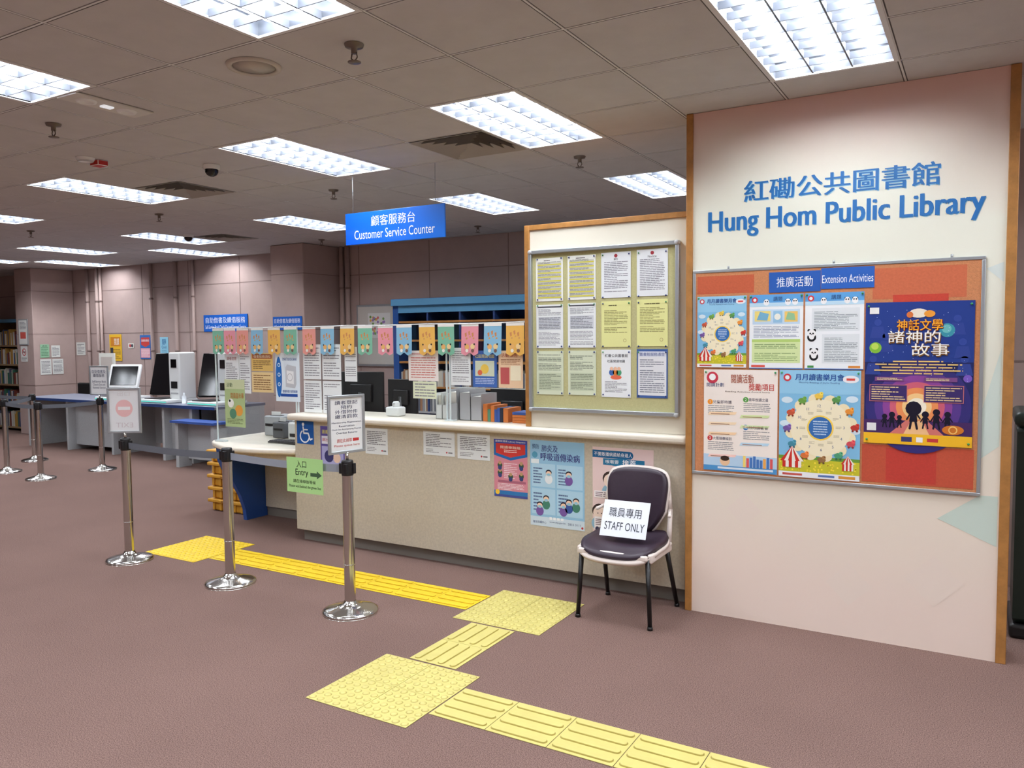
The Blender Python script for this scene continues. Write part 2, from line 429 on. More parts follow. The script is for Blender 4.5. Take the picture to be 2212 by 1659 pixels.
# activities board
g = grp('activities_board', (-.75, 4.7, 1.47))
b = MB(); y1 = YW-.001
b.box(-1.50, YW-.012, .87, -.01, y1, 2.075, mat((204,136,92), .95, noise=.12, nscale=90, bump=.3, name='orange_fabric'))
for k_,q in enumerate(((-1.4845,1.94,-1.15,2.045,(196,96,64)),(-.52,1.88,-.08,2.045,(202,108,74)),(-.42,1.86,-.16,1.90,(200,70,54)),(-.56,.89,-.03,1.095,(196,84,58)),(-.44,.9,-.2,1.08,(194,64,52)))):
    b.box(q[0], YW-.0124-.0003*k_, q[1], q[2], YW-.011, q[3], mat(q[4], .95, noise=.08, nscale=90, name='faded_fabric'))
b.obj('fabric', g)
b = MB()
for q in ((-1.512,.857,.002,.875),(-1.512,2.065,.002,2.083),(-1.512,.875,-1.494,2.065),(-.016,.875,.002,2.065)):
    b.box(q[0], YW-.0160, q[1], q[2], y1, q[3], M_ALU, .003)
for x in (-1.3,-.72,-.15):
    b.cyl((x,YW-.008,2.083),(x,YW-.008,2.10),.006,.006,M_ALU,8)
b.obj('frame', g)
YP = YW-.0165
s = wsheet('title_banner', -1.065, -.785, 1.935, 2.05, YW-.0145, (40,92,176), g); s.text('推廣活動', .15,.25,.85,.75,(240,244,250),l=1); s.done()
s = wsheet('title_banner', -.783, -.512, 1.945, 2.06, YW-.0145, (44,98,186), g); s.text('Extension Activities', .02,.28,.98,.66,(240,244,250),l=1); s.done()

ANIM = [(196,60,50),(236,150,60),(90,150,80),(240,200,80),(110,160,70),(200,90,60),(120,90,160),(70,140,160),(220,120,60),(150,110,70),(80,160,120),(210,80,90)]
def wheel_poster(x0,x1,z0,z1):
    s = wsheet('reading_wheel_poster', x0,x1,z0,z1,YP,(132,192,228)); w,h = s.w,s.h
    s.rect(0,.78,1,1,(150,204,234),1)
    for a,b_ in ((.1,.72),(.9,.74),(.08,.5),(.93,.45)): s.disc(a,b_,w*.06,(216,234,244),2,1.2,.7)
    s.rect(0,.05,1,.17,(206,200,50),1); s.rect(0,.13,1,.2,(110,160,60),.5)
    for k in range(60): s.disc(random.random()*.96+.02,.06+random.random()*.1,w*.012,(248,226,70),2,seg=6)
    s.rect(0,0,1,.05,(240,242,244),2.5); s.rect(.05,.015,.3,.035,(200,90,80),3); s.rect(.5,.015,.7,.035,(90,120,180),3); s.rect(.75,.012,.95,.038,(220,150,60),3)
    cx,cy = .52,.47; R=w*.36
    for k in range(12):
        t = k*math.pi/6+.2; s.disc(cx+R*1.03/w*math.cos(t), cy+R*1.03/h*math.sin(t), R*.22, (246,232,190), 3+.1*k, seg=12)
    s.disc(cx,cy,R*1.04,(248,238,204),4.5,seg=32); s.disc(cx,cy,R*.46,(250,214,90),5,seg=24); s.disc(cx,cy,R*.40,(56,112,180),6,seg=24)
    s.lines(cx-.09,cy-.07,cx+.09,cy+.07,6,(190,214,236),7,center=True)
    for k in range(12):
        t = k*math.pi/6+.05; c=ANIM[k]
        a,b_ = cx+R*1.16/w*math.cos(t), cy+R*1.16/h*math.sin(t)
        s.disc(a,b_,R*.12,c,7,1.25,.85,seg=10); s.disc(a+.03,b_+.022,R*.07,tuple(min(255,int(v*1.15)) for v in c),8,seg=8); s.disc(a-.025,b_-.03,R*.04,tuple(int(v*.7) for v in c),7.5,seg=6); s.disc(a+.025,b_-.03,R*.04,tuple(int(v*.7) for v in c),7.5,seg=6); s.disc(a+.035,b_+.026,R*.015,(20,20,20),9,seg=6)
        s.text(str((14-k)%12+1), cx+R*.8/w*math.cos(t)-.02, cy+R*.8/h*math.sin(t)-.012, cx+R*.8/w*math.cos(t)+.02, cy+R*.8/h*math.sin(t)+.012,(60,90,140),fit=False,l=6)
        s.lines(cx+R*.62/w*math.cos(t)-.035, cy+R*.62/h*math.sin(t)-.012, cx+R*.62/w*math.cos(t)+.035, cy+R*.62/h*math.sin(t)+.012,3,(170,160,130),5)
    for a0,sc_ in ((.17,1.0),(.86,.55)):
        tw=.15*sc_
        for k in range(6):
            c=(206,50,40) if k%2==0 else (244,238,226)
            s.poly([(a0-tw+2*tw*k/6,.15),(a0-tw+2*tw*(k+1)/6,.15),(a0,.15+.14*sc_)],c,9)
            s.rect(a0-tw*.8+1.6*tw*k/6,.09,a0-tw*.8+1.6*tw*(k+1)/6,.15,c,9)
    s.text('月月讀書樂月會',.2,.905,.8,.965,(40,84,160),l=4,bold=.02); s.text('Monthly Reading of Joyful Reading',.25,.875,.75,.893,(60,90,150),l=4)
    s.disc(.1,.93,w*.05,(206,60,70),4); s.disc(.1,.93,w*.028,(240,244,248),5); s.disc(.88,.92,w*.07,(240,240,244),3,1.4,.7); s.rect(.83,.91,.93,.93,(220,80,70),4)
    s.pins('1100'); s.done()
wheel_poster(-1.482,-1.19,1.505,1.925)
wheel_poster(-1.0,-.57,.885,1.495)
for k,(x0,x1) in enumerate(((-1.173,-.875),(-.865,-.56))):
    s = wsheet('newsletter_poster', x0,x1,1.50,1.925,YP,(240,244,246))
    s.rect(0,.86,1,1,(96,166,224),1); s.rect(0,.84,1,.89,(190,222,240),2)
    s.disc(.1,.93,.017,(206,60,70),3); s.disc(.1,.93,.009,(244,244,246),4); s.text('講題',.45,.91,.62,.97,(30,60,120),l=3)
    for a in (.32,.72,.85): s.disc(a,.89,.016,(248,250,252),3); s.disc(a-.03,.92,.006,(30,30,34),4,seg=8); s.disc(a+.03,.92,.006,(30,30,34),4,seg=8); s.disc(a,.905,.014,(250,250,250),5); s.disc(a-.02,.907,.004,(30,30,34),6,seg=8); s.disc(a+.02,.907,.004,(30,30,34),6,seg=8)
    if k==0:
        s.rect(.06,.60,.94,.80,(196,220,238),1); s.rect(.1,.64,.4,.78,(240,220,130),2); s.rect(.45,.62,.62,.78,(150,196,226),2); s.rect(.66,.63,.9,.77,(240,200,110),2)
        s.poly([(.14,.66),(.34,.65),(.37,.74),(.2,.77)],(120,180,210),3); s.poly([(.68,.66),(.86,.65),(.84,.74),(.72,.76)],(150,196,150),3); s.disc(.53,.7,.018,(240,240,230),3)
        s.lines(.08,.42,.92,.58,8,(150,160,180),1); s.rect(.05,.36,.95,.4,(186,216,120),2); s.rect(.05,.08,.95,.36,(216,232,170),1); s.lines(.1,.1,.9,.34,10,(140,170,110),2)
        s.rect(.04,.02,.3,.05,(220,90,80),2)
    else:
        s.rect(.12,.5,.93,.8,(226,232,234),1); s.lines(.16,.52,.9,.78,13,(150,160,164),2); s.rect(.3,.08,.93,.46,(226,232,234),1); s.lines(.34,.1,.9,.44,16,(150,160,164),2)
        for a,b_ in ((.12,.47),(.16,.22)):
            s.disc(a-.05,b_+.04,.008,(24,24,28),4); s.disc(a+.05,b_+.04,.008,(24,24,28),4); s.disc(a,b_-.05,.024,(24,24,28),3); s.disc(a,b_-.045,.014,(244,244,244),4); s.disc(a,b_,.022,(244,244,244),5)
            s.disc(a-.025,b_,.005,(24,24,28),6,seg=8); s.disc(a+.025,b_,.005,(24,24,28),6,seg=8); s.disc(a,b_-.012,.003,(24,24,28),6,seg=6)
        s.rect(.05,.02,.16,.05,(70,150,80),2); s.rect(.75,.02,.95,.05,(220,140,60),2)
    s.rect(0,0,1,.012,(70,120,190),2)
    s.pins('1100'); s.done()
s = wsheet('reading_activities_poster', -1.44,-1.01,.888,1.492,YP,(246,236,226))
s.rect(0,.0,1,.05,(80,150,206),1); s.rect(.0,.05,1,.16,(186,214,236),1)
s.disc(.12,.92,.035,(206,60,80),2); s.disc(.12,.925,.02,(250,250,250),3); s.text('閱讀計劃',.04,.83,.28,.87,(30,60,120),l=3)
s.text('閱讀活動',.38,.87,.68,.955,(168,74,30),bold=.02); s.text('獎勵項目',.62,.80,.95,.868,(206,66,60),bold=.02); s.text('Reading Activities Award Items',.30,.775,.9,.793,(120,100,90))
pc=[(240,150,40),(90,160,70),(206,70,70),(60,120,190)]
tt=[('1',.06,.66,'兒童即時獎'),('2',.55,.69,'青年悅讀之星'),('3',.06,.30,'大獎競賽組別'),('4',.55,.42,'月月讀書會')]
for k,(n_,a,b_,t_) in enumerate(tt):
    s.disc(a+.03,b_+.02,.016,pc[k],2); s.text(n_,a+.015,b_+.007,a+.045,b_+.034,(250,250,250),fit=False,l=4)
    s.text(t_,a+.07,b_+.005,a+.33,b_+.037,(60,60,90)); s.lines(a+.0,b_-.10,a+.36,b_-.01,5,(150,150,150),1)
for a,b_,c in ((.06,.60,(250,220,180)),(.06,.50,(250,226,190)),(.06,.4,(250,214,170)),(.5,.58,(216,232,170)),(.5,.48,(220,236,180)),(.5,.31,(190,222,240)),(.06,.18,(250,210,200))):
    s.poly([(a,b_-.05),(a+.38,b_-.04),(a+.4,b_-.015),(a+.02,b_-.02)],c,3); s.rect(a+.04,b_-.04,a+.3,b_-.033,(160,120,100),4)
for k in range(9):
    a=.55+k*.045; hh=.05+.08*random.random(); s.rect(a,.05,a+.035,.05+hh,random.choice([(70,120,190),(240,170,80),(220,90,90),(120,180,210),(250,220,120)]),5)
s.disc(.3,.1,.03,(240,200,160),3); s.disc(.3,.125,.026,(60,40,30),4,1,.6); s.rect(.2,.02,.95,.04,(220,230,240),2)
s.pins('1100'); s.done()
# mythology poster
s = wsheet('mythology_poster', -.552,-.04,1.105,1.862,YP,(30,38,96)); w,h=s.w,s.h
s.rect(0,.58,1,1,(34,60,138),.5)
for k_,(r,c) in enumerate(((.25,(52,46,118)),(.205,(88,58,140)),(.165,(140,70,150)),(.13,(210,98,120)),(.10,(242,150,90)),(.07,(250,206,140)),(.045,(252,244,220)))):
    s.disc(.5,.27,r,c,1+k_,seg=36)
for k in range(70): s.disc(.03+random.random()*.94,.45+random.random()*.5,.0018,(200,210,250),8,seg=5)
for a,b_ in ((.12,.86),(.20,.76),(.85,.88),(.9,.72),(.08,.6),(.92,.6)):
    s.disc(a,b_,.018,(50,72,152),2); s.poly([(a-.075,b_-.11),(a+.075,b_-.11),(a+.05,b_-.03),(a-.05,b_-.03)],(48,68,146),2)
s.disc(.76,.80,.036,(60,150,170),3); s.disc(.755,.81,.022,(110,190,190),4); s.disc(.1,.68,.03,(130,190,60),3); s.disc(.095,.69,.018,(190,220,90),4); s.disc(.95,.47,.02,(120,90,190),3)
s.rect(.0,.075,1,.17,(70,40,96),8.5); s.poly([(.25,.075),(.75,.075),(.6,.17),(.4,.17)],(214,120,110),9); s.poly([(.38,.075),(.62,.075),(.55,.17),(.45,.17)],(246,196,140),9.5)
s.rect(0,0,1,.075,(246,190,40),10); s.rect(.36,.02,.46,.055,(60,60,110),11); s.rect(.5,.02,.56,.055,(245,245,245),11); s.rect(.6,.025,.7,.05,(200,60,60),11)
s.rect(.03,.09,.12,.145,(236,236,236),11)
def fig(a,b_,k,hr=.5):
    c=(18,14,38)
    s.disc(a,b_+.088*k,.011*k*hr*2,c,12,seg=12); s.poly([(a-.024*k,b_+.03*k),(a+.024*k,b_+.03*k),(a+.016*k,b_+.078*k),(a-.016*k,b_+.078*k)],c,12.3)
    s.stroke([(a-.012*k,b_+.035*k),(a-.02*k,b_)],.007*k,c,12.5); s.stroke([(a+.012*k,b_+.035*k),(a+.022*k,b_)],.007*k,c,12.5)
    s.stroke([(a-.016*k,b_+.068*k),(a-.038*k,b_+.04*k)],.005*k,c,12.5); s.stroke([(a+.016*k,b_+.068*k),(a+.038*k,b_+.045*k)],.005*k,c,12.5)
fig(.47,.115,1.6,1.1); fig(.2,.12,.85,.7); fig(.27,.12,1.0,.7); fig(.34,.12,.8,.7); fig(.58,.12,1.1,.7); fig(.68,.12,1.3,.6); fig(.78,.12,1.15,.6)
s.disc(.83,.115,.05,(210,120,40),14,1,.5); s.ring(.83,.115,.018,.006,(246,200,110),15)
for a0 in (.05,.56):
    s.rect(a0,.30,a0+.36,.42,(206,120,120),9); s.rect(a0+.006,.304,a0+.354,.416,(60,44,104),10); s.lines(a0+.02,.31,a0+.34,.41,6,(230,200,150),11)
s.rect(.1,.445,.38,.475,(120,70,130),9); s.rect(.56,.445,.86,.475,(120,70,130),9); s.lines(.12,.45,.36,.47,2,(240,220,160),10); s.lines(.58,.45,.84,.47,2,(240,220,160),10)
s.lines(.08,.49,.92,.595,5,(232,196,120),9,center=True)
s.text('神話文學',.305,.797,.725,.875,(120,30,30),l=8.5,bold=.05); s.text('神話文學',.30,.80,.72,.878,(252,176,44),l=12.5,bold=.02)
s.text('諸神的',.225,.708,.705,.793,(120,80,30),l=9,bold=.05); s.text('諸神的',.22,.715,.70,.80,(252,250,240),l=13,bold=.02)
s.text('故事',.445,.618,.785,.703,(120,80,30),l=9.5,bold=.05); s.text('故事',.44,.625,.78,.71,(252,250,240),l=13.5,bold=.02)
s.disc(.5,.92,.03,(240,230,210),8,1.5,.8); s.disc(.6,.915,.022,(240,160,60),9,1.2,.8); s.disc(.42,.91,.016,(220,120,60),9.5)
s.rect(.04,.92,.13,.965,(240,240,236),9)
s.pins('1111'); s.done()

# ================================================================== NOTICE PANEL + COUNTER
g = grp('service_counter', (-3.2, 4.9, 0))
b = MB(); b.box(-4.95, YC, .1, -1.5565, 5.12, 1.02, M_CTR); b.obj('front_panel', g)
b = MB(); b.box(-4.93, 4.84, 0, -1.5565, 5.1, .1, M_KICK); b.obj('kickboard', g)
b = MB(); b.box(-4.99, 4.722, 1.022, -1.5565, 5.2, 1.075, M_CEDGE, .02, 3); b.obj('ledge', g)
b = MB(); b.box(-4.9, 5.125, .0, -1.6, 5.15, .72, M_CREAM); b.box(-4.95, 5.15, .72, -1.6, 5.85, .75, M_GREY)
for x in (-4.5,-3.4,-2.3,-1.7): b.box(x, 5.2, 0, x+.03, 5.8, .72, M_CREAM)
b.obj('staff_worktop', g)
edge = [(-4.955,4.775),(-5.1,4.735),(-5.25,4.685),(-5.4,4.65),(-5.55,4.64),(-5.7,4.665),(-5.85,4.72),(-6.0,4.79),(-6.10,4.86),(-6.16,4.96),(-6.18,5.1),(-6.18,5.9),(-4.955,5.9)]
b = MB(); b.prism([(x,y,.722) for x,y in edge], (0,0,.048), M_CEDGE, .018); b.obj('low_counter_top', g)
inn = [(-4.96,4.84),(-5.4,4.74),(-5.7,4.76),(-5.95,4.87),(-6.06,5.02),(-6.08,5.85)]
b = MB()
for (xa,ya),(xb,yb_) in zip(inn[:-1],inn[1:]):
    b.prism([(xa,ya,.64),(xb,yb_,.64),(xb,yb_+.02,.64),(xa,ya+.02,.64)], (0,0,.083), M_CTR)
b.obj('low_apron', g)
prof = [(4.80,.72),(4.81,.6),(4.86,.5),(4.95,.38),(5.03,.24),(5.08,.1),(5.09,0),(5.34,0),(5.34,.72)]
b = MB(); b.prism([(-5.97,y,z) for y,z in prof], (.045,0,0), mat((36,78,150),.45,name='blue_bracket')); b.obj('support_panel', g)
b = MB(); b.box(-5.92,5.32,.09,-4.95,5.36,.72,M_CTR); b.box(-5.92,5.34,0,-4.95,5.37,.09,M_KICK); b.obj('knee_panel', g)
b = MB(); b.box(-4.956,4.785,.1,-4.951,5.34,.72,M_CREAM); b.obj('side_cheek', g)

g = grp('notice_panel', (-2.13, 4.83, 1.08))
b = MB(); b.box(-2.70, YC+.012, 1.076, -1.557, 4.9, 2.43, M_CREAM); b.obj('panel', g)
b = MB(); b.box(-2.725, YC, 1.076, -2.685, 4.91, 2.455, M_WOOD, .003); b.obj('trim_left', g)
b = MB(); b.box(-2.685, YC, 2.42, -1.557, 4.91, 2.455, M_WOOD, .003); b.obj('trim_top', g)
g = grp('notice_board', (-2.15, 4.78, 1.73))
yb0 = YC+.012
b = MB(); b.box(-2.665, yb0-.012, 1.205, -1.635, yb0-.001, 2.265, mat((190,186,136), .95, noise=.08, nscale=120, name='olive_fabric')); b.obj('fabric', g)
b = MB()
for q in ((-2.685,1.19,-1.62,1.215),(-2.685,2.255,-1.62,2.28),(-2.685,1.215,-2.66,2.255),(-1.645,1.215,-1.62,2.255)):
    b.box(q[0], yb0-.035, q[1], q[2], yb0-.001, q[3], M_ALU, .004)
for x in (-2.67,-1.635):
    for z in (1.2,2.268): b.sph((x,yb0-.034,z),.016,M_GREY,(1,.6,1),10,8)
b.obj('frame', g)
cols = (-2.632,-2.392,-2.148,-1.902); rows = ((1.935,2.225),(1.618,1.912),(1.303,1.598))
YN = yb0-.0140
bgs = [[(240,242,234)]*2+[(232,236,238)]*2, [(234,238,238)]*2+[(230,230,158)]*2, [(214,222,196),(214,222,196),(238,242,244),(66,98,160)]]
for r,(z0,z1) in enumerate(rows):
    for c,x0 in enumerate(cols):
        dz = (0,.004,.01,.014)[c]
        s = wsheet('notice_sheet', x0, x0+.205, z0+dz*.8-(.012 if (r==2 and c>1) else 0), z1+dz, YN, bgs[r][c], g)
        if r==0 and c<2:
            s.rect(.06,.05,.94,.9,(206,206,196),1)
            for k in range(9): s.rect(.06,.07+k*.095,.94,.10+k*.095,(214,206,84),2); s.lines(.08,.105+k*.095,.92,.155+k*.095,2,(120,120,116),2)
            s.lines(.3,.92,.7,.96,1,(70,70,70),3)
        elif r==0:
            s.disc(.5,.92,.012,(170,60,70),2,seg=10); s.text(('通告','Notice')[c-2],.35,.82,.65,.87,(50,50,56),fit=False); s.lines(.1,.12,.9,.8,18,(140,140,150),1)
        elif r==1 and c<2:
            s.rect(.05,.93,.95,.96,(70,70,80),1); s.lines(.08,.75,.92,.9,6,(130,130,140),1); s.rect(.08,.42,.92,.72,(206,210,216),1); s.lines(.1,.43,.9,.71,8,(120,124,134),2); s.lines(.08,.06,.9,.38,11,(146,146,156),1)
        elif r==1:
            s.lines(.25,.88,.75,.93,1,(90,86,50),2); s.lines(.1,.3,.9,.84,16,(150,146,90),1); s.ring(.8,.14,.01,.002,(160,140,90),2)
        elif c<2:
            s.lines(.07,.55,.92,.93,11,(120,130,112),1); s.rect(.07,.1,.93,.5,(196,206,178),1); s.lines(.1,.12,.9,.48,10,(130,140,120),2)
        elif c==2:
            s.text('紅磡公共圖書館',.12,.84,.9,.91,(50,54,70)); s.text('社區閱讀地圖',.2,.73,.8,.79,(60,64,80))
            for q,cc in ((.35,(70,110,180)),(.48,(220,130,60)),(.6,(80,160,120))): s.disc(q,.6,.012,(236,190,160),3); s.disc(q,.52,.018,cc,2,1,1.1)
            s.disc(.5,.42,.03,(230,110,80),1,1.3,.5); s.lines(.12,.1,.88,.34,8,(140,140,150),1)
        else:
            s.rect(.04,.05,.96,.95,(230,232,236),1); s.rect(.04,.84,.96,.95,(220,226,236),2); s.text('圖書館服務通告',.1,.86,.9,.93,(40,70,150)); s.lines(.1,.1,.9,.8,16,(130,136,150),2)
        s.done()
b = MB()
for r,(z0,z1) in enumerate(rows):
    for x0 in cols:
        for x in (x0+.012,x0+.193): b.sph((x,YN-.004,z1-.006),.0055,mat((40,60,120) if (r+int(x*50))%2 else (60,140,90),.3,name='pin_plastic'),u=8,v=6); b.sph((x,YN-.004,z0+.012),.0055,mat((40,60,120),.3,name='pin_plastic'),u=8,v=6)
b.obj('push_pins', g)

# ---- posters on the counter front
YQ = YC-.0005
s = wsheet('library_etiquette_poster', -2.985,-2.712,.565,.975,YQ,(214,138,152))
s.rect(0,.93,1,1,(70,80,160),1); s.poly([(0,.93),(0,.72),(.5,.64),(1,.72),(1,.93)],(40,110,180),1); s.poly([(.06,.93),(.06,.76),(.5,.69),(.94,.76),(.94,.93)],(206,60,54),2)
s.text('圖書館禮儀 Library Etiquette',.05,.945,.95,.985,(245,245,245)); s.text('閱讀樂融融',.2,.84,.8,.89,(250,240,220),l=4); s.lines(.3,.77,.7,.83,2,(250,230,220),3,center=True)
for a,b_ in ((.18,.55),(.18,.42),(.82,.56),(.82,.38),(.5,.36)): s.disc(a,b_,.02,(60,90,60),2); s.disc(a,b_+.04,.013,(190,150,110),3); s.disc(a,b_-.045,.016,(60,70,120),4)
s.rect(.12,.25,.95,.29,(170,100,120),1); s.lines(.1,.12,.9,.24,5,(240,220,224),1); s.lines(.3,.32,.7,.6,9,(240,214,220),1); s.rect(0,.0,1,.04,(70,80,150),1); s.disc(.1,.08,.018,(250,200,60),2); s.rect(.0,.04,1,.11,(50,120,180),.5)
s.done()
s = wsheet('pneumonia_prevention_poster', -2.69,-2.275,.39,.985,YQ,(150,196,224))
s.rect(0,.0,1,.11,(206,222,232),1); s.text('預防',.04,.90,.17,.955,(40,60,120)); s.text('肺炎及',.22,.87,.52,.95,(60,60,130),bold=.02); s.text('呼吸道傳染病',.2,.77,.92,.86,(60,60,130),bold=.02)
s.disc(.09,.83,.022,(90,160,190),2); s.rect(.02,.73,.17,.78,(230,240,244),2)
for a,b_,ww,hh in ((.03,.46,.44,.27),(.5,.46,.47,.27),(.03,.14,.44,.3),(.5,.14,.47,.3)):
    s.rect(a,b_,a+ww,b_+hh,(176,212,232),1); s.lines(a+.03,b_+.03,a+.2,b_+hh-.04,6,(90,110,150),2)
for a,b_ in ((.35,.60),(.72,.60),(.3,.3),(.18,.22),(.72,.28),(.62,.24),(.85,.3)):
    s.disc(a,b_-.045,.03,random.choice([(70,130,110),(60,90,160),(230,236,240),(120,90,160)]),2.5,1,1.1); s.disc(a,b_+.035,.023,(40,34,50),3,1,.8); s.disc(a,b_+.02,.02,(240,206,180),4,1,.9); s.disc(a,b_+.008,.012,(150,200,220),5,1.2,.8)
s.text('衞生防護中心',.05,.03,.3,.06,(50,70,120)); s.text('www.chp.gov.hk',.36,.045,.66,.07,(50,70,120)); s.text('2833 0111',.7,.045,.93,.07,(50,70,120)); s.disc(.96,.03,.008,(200,60,60),2)
for k in range(4): s.rect(.36+k*.07,.085,.41+k*.07,.115,(240,244,246),2)
s.done()
s = wsheet('cough_manners_poster', -2.215,-1.79,.385,.968,YQ,(234,208,204))
s.rect(.0,.88,.62,.965,(30,100,150),1); s.disc(.62,.922,.025,(30,100,150),1.5); s.text('不要散播病菌給身邊人',.03,.90,.66,.945,(250,250,250),l=4)
s.rect(.18,.80,.86,.875,(40,120,160),2); s.disc(.5,.835,.05,(40,120,160),2.5,2.3,.55); s.text('咳嗽要',.22,.818,.44,.862,(250,250,250),l=4); s.text('掩蓋',.5,.808,.72,.872,(255,255,255),l=4,bold=.02)
for a,b_ in ((.3,.62),(.62,.6),(.12,.24)): s.disc(a,b_-.12,.05,(150,190,210),2,1.2,1); s.disc(a,b_+.025,.055,(60,44,40),3,1,.9); s.disc(a,b_,.047,(246,222,206),4); s.disc(a-.03,b_,.004,(30,30,30),5); s.disc(a+.03,b_,.004,(30,30,30),5)
s.rect(.03,.42,.97,.5,(244,236,236),6); s.lines(.05,.43,.9,.49,3,(110,90,100),7); s.rect(.03,.05,.97,.2,(246,240,240),6); s.lines(.05,.1,.9,.18,4,(110,90,100),7); s.disc(.08,.06,.015,(60,60,90),7)
s.done()
for x0,x1,z0,z1 in ((-3.61,-3.325,.82,1.0),(-3.30,-3.02,.812,.998),(-4.18,-3.955,.79,.995)):
    s = wsheet('counter_notice', x0,x1,z0,z1,YQ,(226,230,230)); s.lines(.08,.35,.92,.9,8,(120,120,124)); s.lines(.08,.1,.5,.28,3,(140,140,144)); s.disc(.75,.15,.007,(190,60,70),2); s.rect(.8,.12,.93,.17,(120,120,124),2); s.done()
s = wsheet('purple_notice', -4.66,-4.40,.62,.985,YQ,(96,84,156)); s.rect(.05,.6,.95,.78,(226,226,238),1); s.text('請注意個人財物',.08,.66,.92,.73,(200,50,60)); s.text('圖書館提提你',.08,.83,.85,.92,(240,230,120),l=3); s.rect(.05,.1,.95,.55,(170,170,214),1); s.disc(.35,.33,.05,(60,60,110),2); s.disc(.68,.3,.04,(230,200,180),2); s.rect(0,0,1,.07,(50,50,110),2); s.done()
s = wsheet('wheelchair_sign', -4.925,-4.735,.825,1.015,YQ,(28,90,170)); W_=(240,244,250)
s.disc(.38,.86,.014,W_,2); s.stroke([(.38,.74),(.42,.47),(.68,.47),(.79,.20),(.90,.24)],.014,W_,2); s.stroke([(.40,.63),(.64,.63)],.011,W_,2)
s.ring(.47,.34,.050,.012,W_,3,math.radians(120),math.radians(350)); s.done()

# ---- acrylic screens
g = grp('acrylic_screen', (-4, 4.85, 1.1)); YA = 4.85
b = MB()
def pane(x0,z0,x1,z1,y): b.face([(x0,y,z0),(x1,y,z0),(x1,y,z1),(x0,y,z1)], M_ACR)
pane(-4.97,1.077,-3.44,1.80,YA+.003); pane(-3.40,1.33,-2.73,1.80,YA+.003); pane(-6.0,.772,-5.0,1.80,YA+.003)
b.face([(-6.003,YA,.772),(-6.003,YA+.5,.772),(-6.003,YA+.5,1.80),(-6.003,YA,1.80)], M_ACR)
b.obj('panes', g)
b = MB()
b.box(-6.0,YA-.002,1.795,-2.73,YA+.008,1.803,M_EDGE)
for x in (-6.003,-5.0,-4.975,-3.44,-3.41): b.box(x-.004,YA-.003,.775 if x<-4.98 else 1.077,x+.004,YA+.009,1.80,M_EDGE)
b.box(-3.41,YA-.002,1.325,-2.73,YA+.008,1.331,M_EDGE)
b.box(-3.45,YA-.02,1.076,-3.37,YA+.03,1.085,M_EDGE); b.box(-6.02,YA-.02,.771,-5.9,YA+.03,.785,M_EDGE)
b.obj('edges', g)
YS = YA-.0045
def notice(x0,x1,z0,z1,bg=(230,234,234),n=14,ttl=None,tc=(60,60,66),lc=(130,130,136),name='screen_notice'):
    s = wsheet(name, x0,x1,z0,z1,YS,bg); top=.93
    if ttl: s.text(ttl,.12,.85,.88,.93,tc,fit=False); top=.8
    s.lines(.08,.08,.92,top,n,lc,fill=.34); return s
notice(-5.87,-5.69,1.19,1.57,n=16,ttl='讀者注意',tc=(150,60,50)).done()
notice(-5.68,-5.54,1.22,1.58,n=15).done()
s = wsheet('orange_notice',-5.525,-5.26,1.42,1.575,YS,(226,190,110)); s.rect(.05,.7,.95,.95,(180,90,60),1); s.text('借書服務須知',.1,.74,.9,.9,(250,240,200)); s.lines(.08,.1,.9,.62,5,(130,100,60)); s.done()
s = wsheet('orange_notice',-5.525,-5.26,1.235,1.41,YS,(232,206,150)); s.lines(.08,.1,.9,.9,7,(140,100,60)); s.done()
s = wsheet('book_sterilizer_poster',-5.23,-4.945,1.165,1.58,YS,(226,238,246)); s.disc(0.14,.5,.04,(40,110,190),1,.9,4.4); s.text('SMART BOOK BANK',.3,.84,.9,.9,(30,80,160))
for b_ in (.75,.55,.35): s.disc(.15,b_,.017,(230,240,250),3); s.disc(.15,b_,.011,(70,140,200),4)
s.poly([(.42,.3),(.8,.28),(.86,.36),(.86,.72),(.5,.76),(.42,.7)],(196,200,206),2); s.poly([(.47,.38),(.76,.36),(.76,.62),(.47,.64)],(236,238,240),3); s.ring(.6,.5,.03,.003,(120,120,130),4); s.rect(.2,.1,.9,.16,(40,80,160),2); s.text('書籍除菌 保障健康',.28,.18,.9,.24,(30,80,160)); s.done()
s = wsheet('green_event_poster',-5.88,-5.62,.915,1.34,YS-.003,(176,196,140)); s.rect(0,.8,1,1,(206,214,170),1); s.text('閱讀嘉年華',.3,.6,.95,.72,(190,110,40)); s.disc(.3,.5,.04,(240,240,230),2); s.disc(.25,.55,.012,(30,40,30),3); s.disc(.7,.35,.05,(226,160,70),2); s.disc(.4,.28,.045,(90,140,110),3); s.lines(.1,.06,.9,.18,4,(110,120,80)); s.text('活動',.1,.84,.4,.93,(60,90,60)); s.done()
for x0,x1 in ((-4.90,-4.70),(-4.685,-4.48)):
    notice(x0,x1,1.36,1.65,n=12).done(); notice(x0,x1,1.085,1.35,n=12).done()
notice(-4.44,-4.31,1.35,1.63,n=14).done()
s=notice(-3.79,-3.51,1.37,1.60,(236,228,222),9,'請保持良好衞生習慣 注意安全',(190,60,50),(200,110,100)); s.done()
notice(-3.75,-3.53,1.235,1.365,(222,228,196),5).done()
notice(-3.395,-3.22,1.345,1.62,n=15).done()
s = wsheet('blue_event_notice',-3.20,-2.995,1.335,1.60,YS,(66,104,176)); s.rect(.1,.3,.9,.72,(206,214,190),1); s.disc(.5,.5,.035,(236,200,90),2); s.disc(.3,.4,.02,(220,110,80),3); s.text('社區閱讀地圖',.1,.8,.9,.9,(245,235,150)); s.lines(.1,.08,.9,.26,4,(190,206,236)); s.done()
